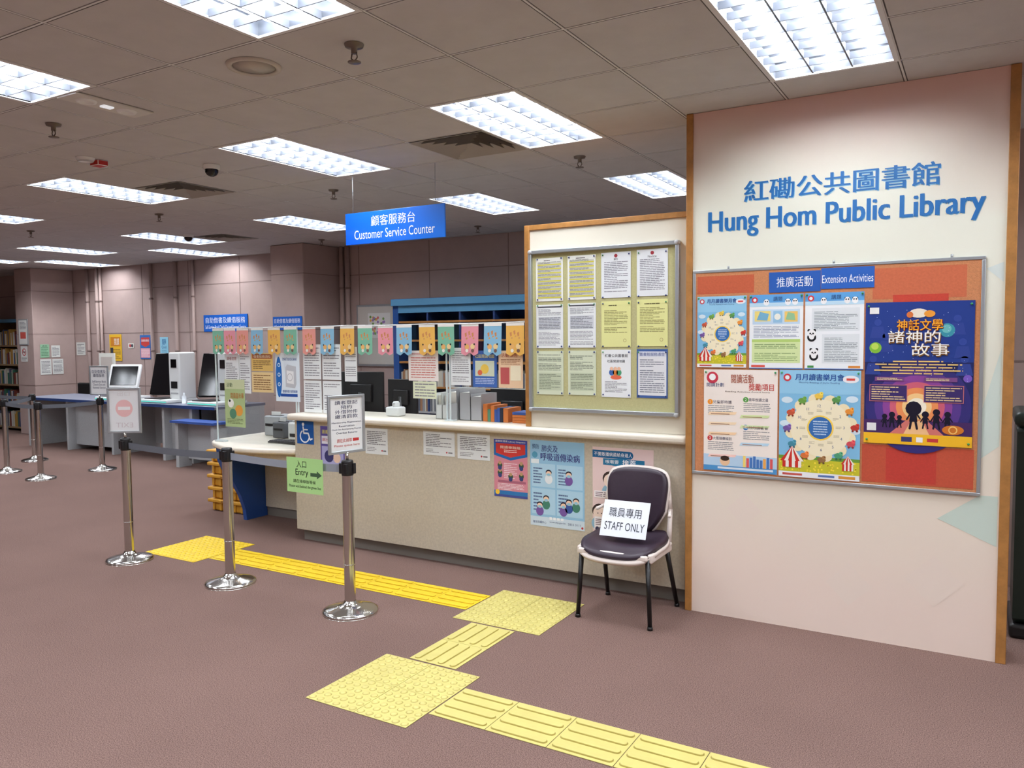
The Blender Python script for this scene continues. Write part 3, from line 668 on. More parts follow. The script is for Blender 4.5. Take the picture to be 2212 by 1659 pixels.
s = wsheet('orange_event_notice',-2.98,-2.78,1.335,1.60,YS,(232,200,164)); s.rect(.08,.1,.45,.55,(190,90,90),1); s.rect(.5,.2,.92,.6,(240,230,200),1); s.text('活動預告',.1,.82,.8,.93,(180,80,50)); s.lines(.1,.62,.9,.78,4,(160,110,80)); s.done()
# ---- bunting
FX = [-5.93,-5.77,-5.61,-5.42,-5.22,-5.02,-4.81,-4.60,-4.39,-4.20,-4.00,-3.81,-3.60,-3.42,-3.21,-3.01,-2.83]
FC = ['g','p','s','b','y','g','s','b','y','g','p','b','y','g','p','b','y']
CC = dict(g=(126,186,158), p=(228,150,162), s=(228,154,142), b=(136,186,214), y=(232,182,92))
b = MB(); YBt = YA-.022
pts = [Vector((-6.02,YBt,1.812))]
for k,x in enumerate(FX): pts.append(Vector((x,YBt,1.797+.004*math.sin(k*1.7))))
pts.append(Vector((-2.735,YBt,1.806)))
for p0,p1 in zip(pts[:-1],pts[1:]): b.cyl(p0,p1,.003,.003,M_WHITE,6)
for k,x in enumerate(FX):
    c = P(*CC[FC[k]]); hw=.074; t=1.798; lo=1.58; dy=(-.006 if k%2 else 0)
    tilt = random.uniform(-.03,.03)
    def q(u,z,l=0): return (x+u+tilt*(t-z), YBt+dy-.0005*l-.01*(t-z), z)
    b.face([q(-hw,t),q(-hw,lo),q(-hw*.5,lo-.018),q(0,lo+.006),q(hw*.5,lo-.018),q(hw,lo),q(hw,t)], c)
    b.face([q(-hw,t,1),q(-hw,t-.022,1),q(hw,t-.022,1),q(hw,t,1)], P(232,230,224))
    for a in range(3):
        u0=-.045+a*.03; zz=1.725+.012*(a%2)
        b.face([q(u0,zz,1),q(u0+.006,zz-.026,1),q(u0+.018,zz-.020,1),q(u0+.016,zz+.008,1)], P(206,140,90))
        b.face([q(u0+.01,zz-.031,1),q(u0+.012,zz-.044,1),q(u0+.026,zz-.04,1),q(u0+.024,zz-.029,1)], P(214,160,100))
    for j_,(u0,cz,r,cl) in enumerate(((-.024,1.628,.020,(232,180,110)),(.026,1.630,.020,(236,206,150)),(-.024,1.60,.013,(236,232,222)),(.026,1.60,.013,(120,90,80)),(-.038,1.645,.007,(70,60,56)),(.040,1.647,.007,(70,60,56)))):
        b.face([q(u0+r*math.cos(w_*math.pi/5), cz+r*math.sin(w_*math.pi/5), 2+j_*.5) for w_ in range(10)], P(*cl))
b.obj('flag_bunting')

# ---- things on ledge / behind counter
b = MB(); b.box(-4.09,4.92,1.076,-3.96,5.02,1.15,M_WHITE,.012); b.lathe([(.03,.0),(.03,.03),(.02,.045),(0,.046)],(-4.02,4.97,1.148),M_WHITE,16); b.lathe([(.012,.03),(.012,.034),(0,.034)],(-4.02,4.94,1.148),M_GREY,12); b.obj('ticket_dispenser')
b = MB()
for k,(x0,hh) in enumerate(((-3.60,.2),(-3.54,.2),(-3.50,.23),(-3.38,.23),(-3.28,.2))):
    x1=x0+.05 if k<2 else x0+.09
    m_=M_WHITE if k<2 else M_GREY
    b.box(x0,4.93,1.076,x0+.003,5.15,1.076+hh,m_); b.box(x1,4.93,1.076,x1+.003,5.15,1.076+hh,m_); b.box(x0,4.93,1.076,x1,5.15,1.08,m_); b.box(x0,5.147,1.076,x1,5.15,1.076+hh,m_); b.box(x0,4.93,1.076,x1,4.933,1.076+hh*(.55 if k<3 else .9),m_)
    b.box(x0+.01,4.95,1.082,x1-.01,5.14,1.076+hh*.9,P(230,228,220))
b.obj('magazine_file_holder')
b = MB(); x=-3.17
for k in range(7):
    w_=random.uniform(.02,.045); hh=random.uniform(.09,.14); b.box(x,4.93,1.076,x+w_,5.12,1.076+hh,P(*random.choice([(206,120,60),(60,90,160),(230,226,214),(180,60,60),(90,140,110),(40,44,60)]))); x+=w_+.002
for k in range(4): b.box(-2.92,4.93,1.076+k*.02,-2.78,5.1,1.076+(k+1)*.02-.002,P(*random.choice([(206,120,60),(60,90,160),(230,226,214),(150,60,60)])))
b.obj('stacked_books')
def monitor(x,y,w,h,zt,ang=0,zb=.752,name='computer_monitor'):
    R_=Matrix.Rotation(math.radians(ang),3,'Z'); pv=(x,y,0); b=MB()
    b.box(x-w/2,y-.012,zt-h,x+w/2,y+.012,zt,M_BLACK,.006,rot=R_,piv=pv); b.box(x-w/2+.012,y+.0125,zt-h+.02,x+w/2-.012,y+.014,zt-.012,M_SCREEN,rot=R_,piv=pv)
    b.box(x-w/4,y-.04,zt-h*.75,x+w/4,y-.012,zt-h*.3,M_BLACK,.01,rot=R_,piv=pv)
    b.cyl((x,y-.03,zb+.012),(x,y-.03,zt-h*.5),.02,.02,M_BLACK,12); b.box(x-.12,y-.1,zb,x+.12,y+.08,zb+.014,M_BLACK,.005,rot=R_,piv=pv); b.obj(name)
monitor(-4.76,5.42,.44,.36,1.40,8); monitor(-4.33,5.45,.34,.30,1.34,-5); monitor(-3.2,5.42,.42,.32,1.29,0)
monitor(-5.30,5.74,.34,.28,1.20,14,.771)
for x,y,w_,d_,h_ in ((-5.95,5.35,.2,.26,.19),(-5.72,5.24,.15,.2,.15)):
    b=MB(); b.box(x,y,.771,x+w_,y+d_,.771+h_,M_GREY if x<-5.8 else mat((90,92,96),.5,name='charcoal_plastic'),.012); b.box(x+.02,y-.004,.771+h_*.5,x+w_-.02,y+.002,.771+h_*.62,M_BLACK); b.box(x+.03,y+.05,.77+h_,x+w_-.03,y+.1,.775+h_,M_BLACK); b.box(x+.04,y+.06,.775+h_,x+w_-.04,y+.065,.81+h_,P(236,236,232)); b.obj('receipt_printer')
b=MB(); b.box(-5.5,4.98,.771,-5.1,5.12,.787,M_BLACK,.004)
for i in range(13):
    for j in range(4): b.box(-5.49+i*.029,4.99+j*.03,.787,-5.49+i*.029+.023,4.99+j*.03+.023,.793,mat((46,46,50),.5,name='key'))
b.obj('keyboard')
b=MB(); b.box(-5.5,5.22,.771,-5.15,5.52,.93,M_WHITE,.015); b.box(-5.47,5.216,.80,-5.18,5.22,.83,M_BLACK); b.box(-5.47,5.25,.93,-5.18,5.45,.945,M_GREY,.004); b.obj('laser_printer')
def office_chair(x,y,ang,zs=.5):
    g=grp('office_chair',(x,y,0)); R_=Matrix.Rotation(math.radians(ang),3,'Z'); b=MB()
    b.box(x-.23,y-.22,zs-.03,x+.23,y+.22,zs+.04,M_BLACK,.03,3,rot=R_,piv=(x,y,0)); b.obj('seat',g)
    b=MB(); b.box(x-.21,y+.2,zs+.12,x+.21,y+.26,zs+.5,M_BLACK,.028,3,rot=R_,piv=(x,y,0)); b.box(x-.03,y+.22,zs-.02,x+.03,y+.25,zs+.2,M_BLACK,rot=R_,piv=(x,y,0)); b.obj('backrest',g)
    b=MB(); b.cyl((x,y,.08),(x,y,zs-.02),.025,.025,M_BLACK,12)
    for k in range(5):
        a=k*2*math.pi/5; b.cyl((x,y,.09),(x+.28*math.cos(a),y+.28*math.sin(a),.06),.02,.015,M_BLACK,8); b.sph((x+.28*math.cos(a),y+.28*math.sin(a),.03),.03,M_BLACK,u=10,v=8)
    b.obj('base',g)
office_chair(-13.78,8.15,10,.45); office_chair(-5.4,6.5,180); office_chair(-3.9,6.45,170)

# ---- crates
g=grp('stacked_plastic_crates',(-6.33,5.4,0)); M_CR=mat((206,150,44),.5,noise=.05,nscale=9,name='yellow_crate_plastic'); M_CR2=mat((150,100,26),.6,name='crate_recess')
for k in range(5):
    z0=.002+k*.122; b=MB(); x0,x1,y0,y1=-6.62+.006*(k%2),-6.06+.006*(k%2),5.2,5.58
    b.box(x0+.03,y0+.03,z0,x1-.03,y1-.03,z0+.09,M_CR,.02)
    b.box(x0,y0,z0+.085,x1,y1,z0+.12,M_CR,.01)
    for q in range(5):
        xx=x0+.06+q*.1; b.box(xx,y0+.014,z0+.01,xx+.03,y0+.032,z0+.085,M_CR,.004)
    for q in range(3):
        yy=y0+.06+q*.11; b.box(x1-.032,yy,z0+.01,x1-.014,yy+.03,z0+.085,M_CR,.004)
    b.box(x0+.2,y0-.001,z0+.094,x0+.36,y0+.002,z0+.11,M_CR2)
    b.obj('crate_%d'%(k+1),g)

# ---- blue shelving behind
g=grp('blue_bookcase',(-5,8.4,0)); b=MB(); x0,x1=-6.66,-3.2; y0,y1=8.2,8.6
b.box(x0,y0,0,x0+.09,y1,2.17,mat((30,78,146),.5,name='blue_side')); b.box(x1-.09,y0,0,x1,y1,2.17,mat((30,78,146),.5,name='blue_side')); b.box(x0+.09,y1-.02,0,x1-.09,y1,2.1,M_NAVY)
b.box(x0,y0-.04,2.11,x1,y1,2.2,M_LBLUE,.004); b.box(x0+.09,y0,2.02,x1-.09,y0+.02,2.11,M_LBLUE)
for k in range(1,7): b.box(x0+.05+k*.5-.012,y0+.01,0,x0+.05+k*.5+.012,y1-.02,2.03,M_NAVY)
for z in (.1,.42,.74,1.06,1.38,1.66,1.90): b.box(x0+.09,y0+.005,z-.012,x1-.09,y1-.02,z+.012,M_WOOD if z>1 else M_GREY)
b.obj('frame',g)
b=MB()
for z,hh in ((.112,.24),(.432,.24),(.752,.24),(1.072,.22)):
    x=x0+.1
    while x<x1-.14:
        w_=random.uniform(.015,.04); b.box(x,y0+.03,z,x+w_,y0+.24,z+hh*random.uniform(.8,1),P(*random.choice([(150,152,156),(120,124,130),(190,190,186),(90,96,110),(160,120,90),(200,196,180)]))); x+=w_+.002
b.obj('shelved_media',g)
g=grp('back_notice_board',(-7.4,8.7,1.8)); b=MB(); b.box(-7.72,8.69,1.3,-6.98,8.712,2.17,M_ALU,.004); b.box(-7.69,8.686,1.33,-7.01,8.69,2.14,P(206,202,194)); b.obj('board',g)
s=wsheet('calendar_sheet',-7.5,-7.1,1.7,2.05,8.683,(226,226,222),g)
for k in range(30): s.disc(random.uniform(.1,.9),random.uniform(.1,.9),.02,random.choice([(220,120,120),(120,160,90),(230,180,90),(160,130,190)]),1+k*.1,seg=8)
s.done()
for k,(x,r) in enumerate(((-14.2,.03),(-13.9,.03),(-13.80,.025),(-12.34,.03),(-11.69,.03),(-11.25,.025),(-7.97,.035),(-7.86,.035))):
    b=MB(); b.cyl((x,YB-r-.012,0),(x,YB-r-.012,HC-.003),r,r,M_MAUVE,12)
    for z in (.6,1.5,2.4): b.cyl((x,YB-r-.012,z),(x,YB-r-.012,z+.03),r+.006,r+.006,M_MAUVE2,12)
    b.obj('wall_pipe')
def bsheet(name,x0,x1,z0,z1,bg,y=YB-.006): return wsheet(name,x0,x1,z0,z1,y,bg)
def selfsign(x0,x1,z0,z1,y,nm='self_service_sign'):
    s=wsheet(nm,x0,x1,z0,z1,y-.006,(24,98,196),th=.01); s.text('自助借書及續借服務',.05,.5,.95,.85,(240,244,250)); s.text('Self-Service Book Check-Out and Renewal Service',.04,.15,.96,.38,(240,244,250)); s.done()
selfsign(-11.03,-9.99,1.83,2.10,YB); selfsign(-8.645,-8.085,1.825,2.01,8.0)
s=bsheet('white_notice',-14.66,-14.38,1.43,1.67,(226,228,222)); s.lines(.1,.1,.9,.9,7); s.done()
s=bsheet('yellow_event_poster',-13.63,-13.27,1.33,1.81,(232,184,50)); s.rect(.1,.55,.9,.9,(206,130,40),1); s.text('閱讀',.4,.6,.8,.85,(250,244,230)); s.lines(.1,.08,.9,.45,7,(120,90,40)); s.rect(.05,.2,.3,.5,(60,60,70),2); s.done()
s=bsheet('wall_sticker',-13.08,-12.92,1.56,1.65,(230,226,216)); s.disc(.35,.5,.03,(200,80,80),1); s.disc(.7,.5,.03,(60,70,80),2); s.done()
s=bsheet('library_etiquette_poster',-12.74,-12.45,1.37,1.79,(60,110,180)); s.poly([(.1,.9),(.1,.6),(.5,.5),(.9,.6),(.9,.9)],(206,70,64),1); s.text('圖書館禮儀',.15,.72,.85,.82,(250,250,250)); s.rect(.05,.06,.95,.45,(226,160,170),1); s.lines(.1,.1,.9,.4,6,(250,230,234),2); s.done()
s=bsheet('blue_quiet_poster',-12.19,-11.97,1.46,1.75,(150,206,226)); s.text('靜',.25,.55,.75,.9,(40,110,170)); s.text('Quiet',.2,.3,.8,.5,(40,110,170)); s.lines(.2,.08,.8,.25,3,(110,160,190)); s.done()
s=bsheet('small_notice',-11.55,-11.3,1.2,1.36,(222,224,216)); s.lines(.1,.1,.9,.9,5); s.done()
def side(name,y0,y1,z0,z1,bg): return Sheet(name,(-14.694,y0,z0),Y,Z,y1-y0,z1-z0,bg)
s=side('green_notice',8.06,8.22,1.40,1.64,(150,196,160)); s.lines(.1,.1,.9,.8,6,(90,130,100)); s.text('通告',.2,.82,.8,.94,(50,90,60)); s.done()
s=side('white_notice',8.26,8.42,1.40,1.62,(224,226,220)); s.lines(.1,.1,.9,.9,8); s.done()
s=side('white_notice',8.05,8.25,1.09,1.37,(222,224,220)); s.lines(.1,.1,.9,.9,9); s.done()
s=side('white_notice',8.27,8.47,1.09,1.37,(222,224,220)); s.lines(.1,.1,.9,.9,9); s.done()
s=wsheet('framed_notice',-15.15,-14.85,1.63,2.10,7.946,(150,152,154),th=.012); s.rect(.06,.04,.94,.96,(226,226,222),1); s.lines(.15,.6,.85,.9,6,l=2); s.rect(.2,.25,.8,.5,(206,90,80),2); s.done()
s=wsheet('no_smoking_sign',-15.12,-14.9,1.33,1.61,7.946,(232,232,228)); s.ring(.5,.62,.06,.014,(206,40,36),2); s.rect(.28,.6,.72,.65,(40,40,40),1); s.stroke([(.32,.77),(.68,.47)],.012,(206,40,36),3); s.lines(.1,.08,.9,.28,3,(90,90,90)); s.done()
g=grp('bookshelf',(-16.5,8.3,0)); b=MB(); x0,x1,y0,y1=-17.9,-15.4,8.15,8.6; M_SH=mat((150,124,92),.6,name='shelf_wood')
b.box(x0,y0,0,x0+.03,y1,2.12,M_SH); b.box(x1-.03,y0,0,x1,y1,2.12,M_SH); b.box(-16.66,y0,0,-16.63,y1,2.12,M_SH); b.box(x0,y1-.02,0,x1,y1,2.12,M_SH); b.box(x0,y0,2.06,x1,y1,2.12,M_LBLUE)
for z in (.05,.46,.86,1.24,1.6): b.box(x0,y0,z,x1,y1,z+.03,M_SH)
b.obj('frame',g); b=MB()
for z in (.081,.491,.891,1.271,1.631):
    x=x0+.04
    while x<x1-.1:
        w_=random.uniform(.02,.05); b.box(x,y0+.03,z,x+w_,y0+.22,z+random.uniform(.2,.3),P(*random.choice([(50,80,130),(190,186,170),(120,60,50),(60,110,90),(206,206,200),(90,90,110),(180,140,70)]))); x+=w_+.002
b.obj('books',g)

# ---- self service desk and kiosks
g=grp('self_service_desk',(-11,7.5,0)); M_SP=mat((182,186,188),.6,noise=.08,nscale=80,name='grey_speckled_panel')
b=MB(); b.box(-13.4,7.03,.765,-8.75,7.9,.80,mat((120,124,140),.45,name='blue_grey_top')); b.box(-13.4,7.026,.762,-8.75,7.031,.803,M_NAVY); b.obj('top',g)
b=MB()
for x in (-13.38,-12.3,-11.15,-9.95,-8.8): b.box(x,7.1,0,x+.05,7.88,.765,M_SP)
for x0_,x1_ in ((-12.25,-11.15),(-9.9,-9.3)): b.box(x0_,7.22,.08,x1_,7.25,.765,M_SP)
b.box(-13.33,7.8,.1,-8.8,7.84,.7,M_SP); b.box(-9.36,7.1,0,-9.3,7.5,.765,M_SP); b.obj('supports',g)
b=MB(); b.box(-9.3,6.75,.60,-8.45,7.02,.63,mat((58,92,170),.45,name='blue_low_top')); b.box(-9.26,6.8,0,-9.2,7.0,.6,M_SP); b.box(-8.55,6.8,0,-8.49,7.0,.6,M_SP); b.box(-9.2,6.95,.1,-8.55,6.98,.6,M_SP); b.obj('low_shelf',g)
def kiosk(cx,cy,kind):
    g=grp('self_checkout_kiosk',(cx,cy,.8)); z=.801
    b=MB(); b.box(cx-.32,cy-.3,z,cx+.3,cy+.22,z+.05,M_WHITE,.012); b.box(cx-.30,cy-.304,z+.014,cx+.28,cy-.298,z+.024,mat((60,200,180),.4,emit=.8,name='cyan_led')); b.box(cx-.26,cy-.26,z+.05,cx+.1,cy+.1,z+.06,M_BLACK); b.obj('base',g)
    Rz=Matrix.Rotation(math.radians(28),3,'Z') @ Matrix.Rotation(math.radians(-22),3,'X')
    if kind==0:
        b=MB(); b.box(cx-.24,cy-.02,z+.16,cx+.24,cy+.03,z+.54,M_WHITE,.015,rot=Rz); b.box(cx-.2,cy-.028,z+.20,cx+.2,cy-.02,z+.50,M_SCREEN,rot=Rz,piv=(cx,cy+.005,z+.35)); b.obj('screen',g)
        b=MB(); b.box(cx-.06,cy+.02,z+.04,cx+.06,cy+.1,z+.34,M_WHITE,.01); b.obj('stand',g)
    else:
        b=MB(); b.box(cx-.30,cy-.03,z+.08,cx+.06,cy+.03,z+.72,M_SCREEN,.012,rot=Rz); b.obj('screen',g)
        b=MB(); b.box(cx+.06,cy-.08,z+.04,cx+.30,cy+.2,z+.72,M_WHITE,.02); b.box(cx+.11,cy-.084,z+.2,cx+.25,cy-.08,z+.3,M_BLACK); b.box(cx+.12,cy-.086,z+.5,cx+.24,cy-.08,z+.62,M_SCREEN); b.box(cx+.1,cy-.083,z+.12,cx+.26,cy-.08,z+.14,M_GREY); b.obj('tower',g)
kiosk(-11.3,7.45,0); kiosk(-10.2,7.45,1); kiosk(-9.15,7.45,1)
b=MB(); b.box(-12.0,7.6,.802,-11.85,7.62,1.4,M_WHITE); b.box(-12.02,7.55,.801,-11.8,7.7,.81,M_WHITE); b.box(-12.15,7.58,1.2,-11.75,7.6,1.5,P(226,226,216)); b.box(-12.1,7.576,1.24,-11.8,7.58,1.44,P(200,190,180)); b.obj('desk_sign_holder')
b=MB(); b.lathe([(0,0),(.03,0),(.03,.1),(.012,.12),(.012,.15),(0,.15)],(-9.72,7.3,.801),mat((220,226,230),.3,name='bottle')); b.obj('hand_sanitizer_bottle')

# ================================================================== HANGING SIGN
g=grp('customer_service_sign',(-4,4.95,2.58))
def sign_mat():
    m=mat((20,104,214),.3,name='sign_blue',coat=.3); nt=m.node_tree; bs=nt.nodes['Principled BSDF']; tc=nt.nodes.new('ShaderNodeTexCoord'); sp=nt.nodes.new('ShaderNodeSeparateXYZ'); mr=nt.nodes.new('ShaderNodeMapRange'); mr.inputs['From Min'].default_value=-4.49; mr.inputs['From Max'].default_value=-3.5
    r=nt.nodes.new('ShaderNodeValToRGB'); r.color_ramp.elements[0].color=(lin(8),lin(86),lin(206),1); r.color_ramp.elements[1].color=(lin(18),lin(116),lin(226),1)
    nt.links.new(tc.outputs['Object'],sp.inputs[0]); nt.links.new(sp.outputs['X'],mr.inputs['Value']); nt.links.new(mr.outputs['Result'],r.inputs['Fac']); nt.links.new(r.outputs['Color'],bs.inputs['Base Color']); return m
b=MB(); b.box(-4.49,4.944,2.452,-3.50,4.956,2.705,sign_mat(),.003); b.obj('board',g)
text('顧客服務台',(-4.22,4.944,2.588),X,Z,.44,.082,(240,244,250),g,True,.001)
text('Customer Service Counter',(-4.395,4.944,2.492),X,Z,.80,.072,(240,244,250),g,True,.001)
b=MB()
for x in (-4.41,-3.59): b.cyl((x,4.95,2.70),(x,4.95,HC-.002),.0018,.0018,M_ALU,6)
b.obj('hanging_wires',g)

# ================================================================== QUEUE POSTS
def post(x,y,zt=.952):
    g=grp('queue_barrier_post',(x,y,0)); b=MB()
    b.lathe([(0,0),(.17,0),(.172,.008),(.17,.018),(.15,.026),(.09,.04),(.05,.052),(.042,.065),(.036,.075)],(x,y,0),M_STEEL,40); b.obj('base',g)
    b=MB(); b.lathe([(.034,.05),(.034,zt-.09)],(x,y,0),M_STEEL,24); b.lathe([(.034,.30),(.0355,.30),(.0355,.305),(.034,.305)],(x,y,0),M_STEEL,24); b.obj('pole',g)
    b=MB(); b.lathe([(.036,zt-.095),(.037,zt-.09),(.037,zt-.012),(.034,zt-.002),(0,zt)],(x,y,0),M_BLACK,24)
    for a in range(4):
        c_,s_=math.cos(a*math.pi/2+.5),math.sin(a*math.pi/2+.5); b.box(x-.012+c_*.037,y-.012+s_*.037,zt-.085,x+.012+c_*.037,y+.012+s_*.037,zt-.02,M_BLACK,.003)
    b.obj('belt_head',g); return g
p1=post(-5.65,3.71); p2=post(-4.48,3.69); p3=post(-3.35,3.66); p4=post(-9.94,6.19); p5=post(-9.97,5.41); p6=post(-11.6,6.22); p7=post(-10.9,5.49); p8=post(-13.2,6.3); p9=post(-12.6,5.6)
def belt(g,a,c,z0=.87,col=(104,108,116)):
    b=MB(); a=Vector(a); c=Vector(c); d=(c-a).normalized(); a=a+d*.04; c=c-d*.05; n=Vector((-d.y,d.x))*.0012; N_=10
    for k in range(N_):
        q=[]
        for t in (k/N_,(k+1)/N_):
            p=a.lerp(c,t); sg=-.012*math.sin(math.pi*t); q.append((p.x,p.y,z0+sg))
        for sgn in (1,-1):
            b.face([(q[0][0]+n.x*sgn,q[0][1]+n.y*sgn,q[0][2]),(q[1][0]+n.x*sgn,q[1][1]+n.y*sgn,q[1][2]),(q[1][0]+n.x*sgn,q[1][1]+n.y*sgn,q[1][2]+.048),(q[0][0]+n.x*sgn,q[0][1]+n.y*sgn,q[0][2]+.048)],mat(col,.6,name='belt_webbing'))
    b.obj('belt',g)
belt(p1,(-5.65,3.71),(-4.48,3.69)); belt(p2,(-4.48,3.69),(-3.35,3.66),col=(150,156,166)); belt(p5,(-9.97,5.41),(-9.94,6.19)); belt(p7,(-10.9,5.49),(-9.97,5.41)); belt(p6,(-11.6,6.22),(-10.9,5.49)); belt(p8,(-13.2,6.3),(-11.6,6.22)); belt(p9,(-12.6,5.6),(-10.9,5.49))
def psign(g,x,y,ang,w,h,z0,build,bg=(230,232,232)):
    a=math.radians(ang); U=Vector((math.cos(a),math.sin(a),0)); N=U.cross(Z); O=Vector((x,y,z0))-U*w/2
    b=MB(); R_=Matrix.Rotation(a,3,'Z')
    for q in ((-w/2-.012,0,-w/2+.006,h),(w/2-.006,0,w/2+.012,h),(-w/2-.012,-.012,w/2+.012,.006),(-w/2-.012,h-.006,w/2+.012,h+.012)):
        b.box(x+q[0],y-.008,z0+q[1],x+q[2],y+.008,z0+q[3],M_ALU,.003,rot=R_,piv=(x,y,0))
    b.cyl((x,y,.94),(x,y,z0-.005),.01,.01,M_STEEL,12); b.obj('sign_frame',g)
    s=Sheet('sign_sheet',O-N*.003,U,Z,w,h,bg,g,th=.004); build(s); s.done()
def bs1(s):
    s.disc(.5,.55,.066,(236,190,188),1,seg=32); s.rect(.3,.51,.7,.59,(236,234,232),2)
    text('EXIT',s.O+s.U*(s.w*.78)+s.V*(s.h*.1),-s.U,s.V,s.w*.56,s.h*.11,(212,204,206),s.o,True,-(s.th+.0012))
    s.text('出口',.3,.84,.7,.94,(220,216,216))
psign(p1,-5.65,3.71,30,.235,.325,1.0,bs1)
def bs3(s):
    N_=(40,50,90)
    for k,t in enumerate(('讀者登記','預約','外借附件','繳清罰款')):
        w_=len(t)*.085; s.text(t,.5-w_,.865-k*.085,.5+w_,.935-k*.085,N_)
    for k,t in enumerate(('Membership Registration','Reservation','Check-Out Accompanying Materials','Overdue Returns')):
        w_=min(.44,len(t)*.021); s.text(t,.5-w_,.515-k*.062,.5+w_,.55-k*.062,N_)
    s.text('請在此排隊',.2,.17,.65,.24,(200,60,60)); s.rect(.68,.18,.86,.235,(200,60,60),2); s.text('Please queue here',.12,.085,.88,.135,(200,60,60))
psign(p3,-3.35,3.66,74,.235,.335,1.005,bs3)
def bs4(s):
    s.text('自助借書及\n續借服務',.1,.62,.9,.88,(40,50,90)); s.text('Self-Service Book\nCheck-Out and\nRenewal Service',.1,.2,.9,.5,(40,50,90))
psign(p4,-9.94,6.19,18,.26,.36,1.0,bs4)
s=Sheet('entry_sign',(-3.855,3.645,.715),X,Z,.315,.225,(178,224,146),p2); K=(26,40,30)
s.text('入口',.28,.72,.55,.92,K); s.text('Entry',.25,.45,.6,.68,K,bold=.02); s.rect(.66,.5,.84,.6,(70,100,70),2); s.poly([(.84,.44),(.97,.55),(.84,.66)],(70,100,70),2.5); s.text('請在綠線後等候',.18,.28,.8,.38,K); s.text('Please wait behind the green line',.06,.12,.94,.22,K); s.done()

# ================================================================== CHAIR
g=grp('visitor_chair',(-1.86,4.5,0)); M_PU=mat((50,36,50),.42,noise=.08,nscale=40,name='plum_vinyl'); M_SHL=mat((222,210,202),.45,name='cream_plastic'); M_LEG=mat((14,14,16),.35,name='black_leg')
cx,cy=-1.86,4.46
def seatf(k,dz,kk=1.0):
    def f(u,v):
        xx=.235*k*u*math.sqrt(1-.30*v**4); yy=.215*k*v*math.sqrt(1-.30*u**4)
        z=.452+dz+.014*u*u-.045*max(0,-v)**3+.03*max(0,v)**3-.008*(1-u*u)*(1-v*v)
        return (cx+xx,cy+yy,z)
    return f
def backf(k,dy,z0=.66,hz=.205):
    def f(u,v):
        wd=.20+.018*v - (.0 if v>-.3 else .05*(-.3-v)/.7)
        xx=-wd*k*u*math.sqrt(1-.32*v**4)
        zz=z0+hz*k*v*math.sqrt(1-.22*u**4)
        yy=cy+.215+.055*(v+1)/2-.035*u*u+.012*v*v+dy
        return (cx+xx,yy,zz)
    return f
b=MB(); b.shell(seatf(1.0,.0),14,14,.03,M_PU); b.obj('seat_pad',g)
b=MB(); b.shell(seatf(1.05,-.03),14,14,.022,M_SHL)
for s_ in (-1,1): b.box(cx+s_*.225-.016,cy-.16,.375,cx+s_*.225+.016,cy+.19,.43,M_SHL,.012,3)
b.box(cx-.22,cy-.19,.39,cx+.22,cy-.16,.425,M_SHL,.01); b.obj('seat_shell',g)
b=MB(); b.shell(backf(.97,0),14,14,.024,M_PU); b.obj('back_pad',g)
b=MB(); b.shell(backf(1.03,.012),14,14,.012,M_SHL)
for s_ in (-1,1):
    b.cyl((cx+s_*.225,cy+.17,.42),(cx+s_*.215,cy+.225,.62),.017,.014,M_SHL,12); b.cyl((cx+s_*.215,cy+.225,.62),(cx+s_*.2,cy+.245,.76),.014,.010,M_SHL,12)
    b.sph((cx+s_*.215,cy+.225,.62),.0145,M_SHL,u=12,v=8); b.sph((cx+s_*.225,cy+.17,.42),.02,M_SHL,u=12,v=8)
    b.cyl((cx+s_*.217,cy+.225,.615),(cx+s_*.24,cy+.14,.60),.010,.010,M_SHL,10); b.sph((cx+s_*.24,cy+.14,.60),.012,M_SHL,u=10,v=8)
b.obj('back_shell',g)
b=MB()
for fx,fy,tx,ty in ((-2.08,4.27,-.21,-.15),(-1.62,4.27,.21,-.15),(-1.62,4.74,.21,.16),(-2.09,4.74,-.21,.16)):
    b.cyl((fx,fy,.012),(cx+tx,cy+ty,.41),.013,.016,M_LEG,12); b.cyl((fx,fy,0),(fx,fy,.02),.017,.015,M_LEG,12)
b.obj('legs',g)
U_=Vector((.305,0,.004)); V_=Vector((.03,.10,.215)); V_=(V_-U_*(V_.dot(U_)/U_.dot(U_)))
s=Sheet('staff_only_sign',(-2.005,4.42,.478),U_,V_,.30,.225,(228,232,238)); s.text('職員專用',.14,.54,.84,.80,(60,64,76)); s.text('STAFF ONLY',.08,.18,.94,.40,(50,54,66)); s.done()

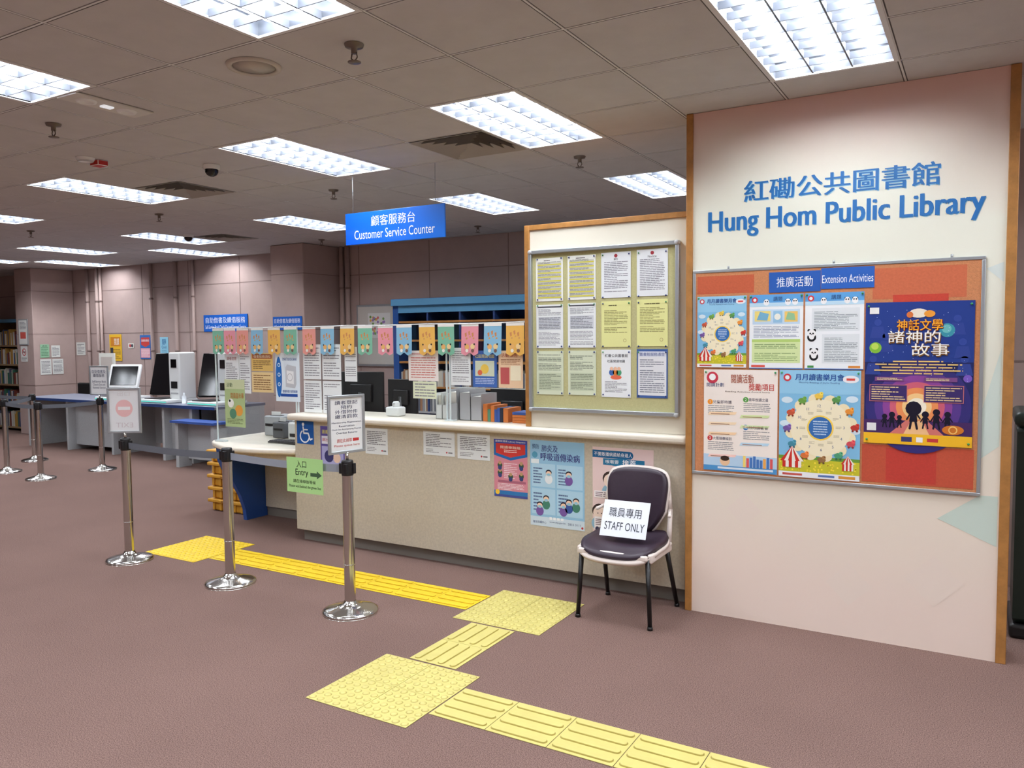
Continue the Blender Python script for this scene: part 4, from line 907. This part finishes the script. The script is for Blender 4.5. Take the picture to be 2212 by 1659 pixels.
# ================================================================== TACTILE PAVING
M_YP=mat((202,190,112),.45,noise=.05,nscale=8,name='pale_yellow_pvc'); M_YB=mat((228,194,34),.5,noise=.08,nscale=10,name='bright_yellow_pvc')
M_YPd=mat((160,142,66),.5,name='pale_yellow_rim'); M_YBd=mat((186,148,20),.5,name='bright_yellow_rim')
def dots(x0,y0,m,md):
    b=MB()
    for i in range(2):
        for j in range(2):
            ax,ay=x0+i*.3,y0+j*.3; b.box(ax+.0015,ay+.0015,.0005,ax+.2985,ay+.2985,.004,m,.001,1)
            for p in range(6):
                for q in range(6):
                    c=(ax+.025+p*.05,ay+.025+q*.05,0)
                    b.lathe([(.0185,.0042),(.0165,.0048)],c,md,12); b.lathe([(.0165,.0042),(.015,.0072),(.009,.0095),(0,.010)],c,m,12)
    b.obj('tactile_warning_tiles')
def bars(x0,y0,n,alongx,m,md):
    b=MB()
    for k in range(n):
        ax,ay=(x0+k*.3,y0) if alongx else (x0,y0+k*.3)
        b.box(ax+.0015,ay+.0015,.0005,ax+.2985,ay+.2985,.004,m,.001,1)
        for q in range(4):
            c=.0375+q*.075
            for r,zz,hh,mm,bv,L_ in ((.0195,.0035,.0012,md,0,(.012,.288)),(.0155,.0035,.0065,m,.002,(.016,.284))):
                ends=[(L_[0]+r+r*math.cos(math.radians(t)),c+r*math.sin(math.radians(t))) for t in range(90,271,30)]+[(L_[1]-r+r*math.cos(math.radians(t)),c+r*math.sin(math.radians(t))) for t in range(-90,91,30)]
                if not alongx: ends=[(yy,xx) for xx,yy in ends]
                b.prism([(ax+xx,ay+yy,zz) for xx,yy in ends],(0,0,hh),mm,bv)
    b.obj('tactile_guide_strip')
dots(-2.7256,2.6531,M_YP,M_YPd); dots(-2.7348,3.8809,M_YP,M_YPd); dots(-5.75,3.90,M_YB,M_YBd)
bars(-2.12,2.81,9,True,M_YP,M_YPd)
bars(-2.585,3.266,2,False,M_YP,M_YPd)
bars(-5.142,4.035,8,True,M_YB,M_YBd)

# ================================================================== BIN at right
g=grp('wheeled_litter_bin',(.42,5.4,0)); M_GR=mat((16,34,28),.4,name='dark_green_plastic')
b=MB(); b.prism([(.17,5.15,.08),(.67,5.15,.08),(.67,5.6,.08),(.17,5.6,.08)],(0,0,1.1),M_GR,.03); b.obj('body',g)
b=MB(); b.box(.155,5.12,1.18,.69,5.64,1.26,M_GR,.03,3); b.box(.2,5.6,1.1,.64,5.68,1.14,M_GR,.01); b.obj('lid',g)
b=MB(); b.box(.155,5.13,0,.69,5.62,.08,M_BLACK,.02)
for x in (.2,.64): b.cyl((x-.02,5.62,.08),(x+.02,5.62,.08),.08,.08,M_BLACK,20)
b.obj('base',g)

finish_text()
# ================================================================== WORLD + CAMERA
w=bpy.data.worlds.new('world'); sc.world=w; w.use_nodes=True; w.node_tree.nodes['Background'].inputs[0].default_value=(.6,.65,.7,1); w.node_tree.nodes['Background'].inputs[1].default_value=.1
yaw,pitch,roll,H=.5348,.0590,-.0093,1.6962
F=Vector((-math.sin(yaw),math.cos(yaw),0)); R=Vector((math.cos(yaw),math.sin(yaw),0))
f_=F*math.cos(pitch)-Z*math.sin(pitch); u=F*math.sin(pitch)+Z*math.cos(pitch)
r_=R*math.cos(roll)+u*math.sin(roll); u_=-R*math.sin(roll)+u*math.cos(roll)
cd=bpy.data.cameras.new('camera'); co=bpy.data.objects.new('camera',cd); bpy.context.collection.objects.link(co)
cd.sensor_width=36; cd.lens=1719.193/2212*36; cd.clip_start=.05; cd.clip_end=100
co.matrix_world=Matrix(((r_.x,u_.x,-f_.x,0),(r_.y,u_.y,-f_.y,0),(r_.z,u_.z,-f_.z,H),(0,0,0,1)))
sc.camera=co
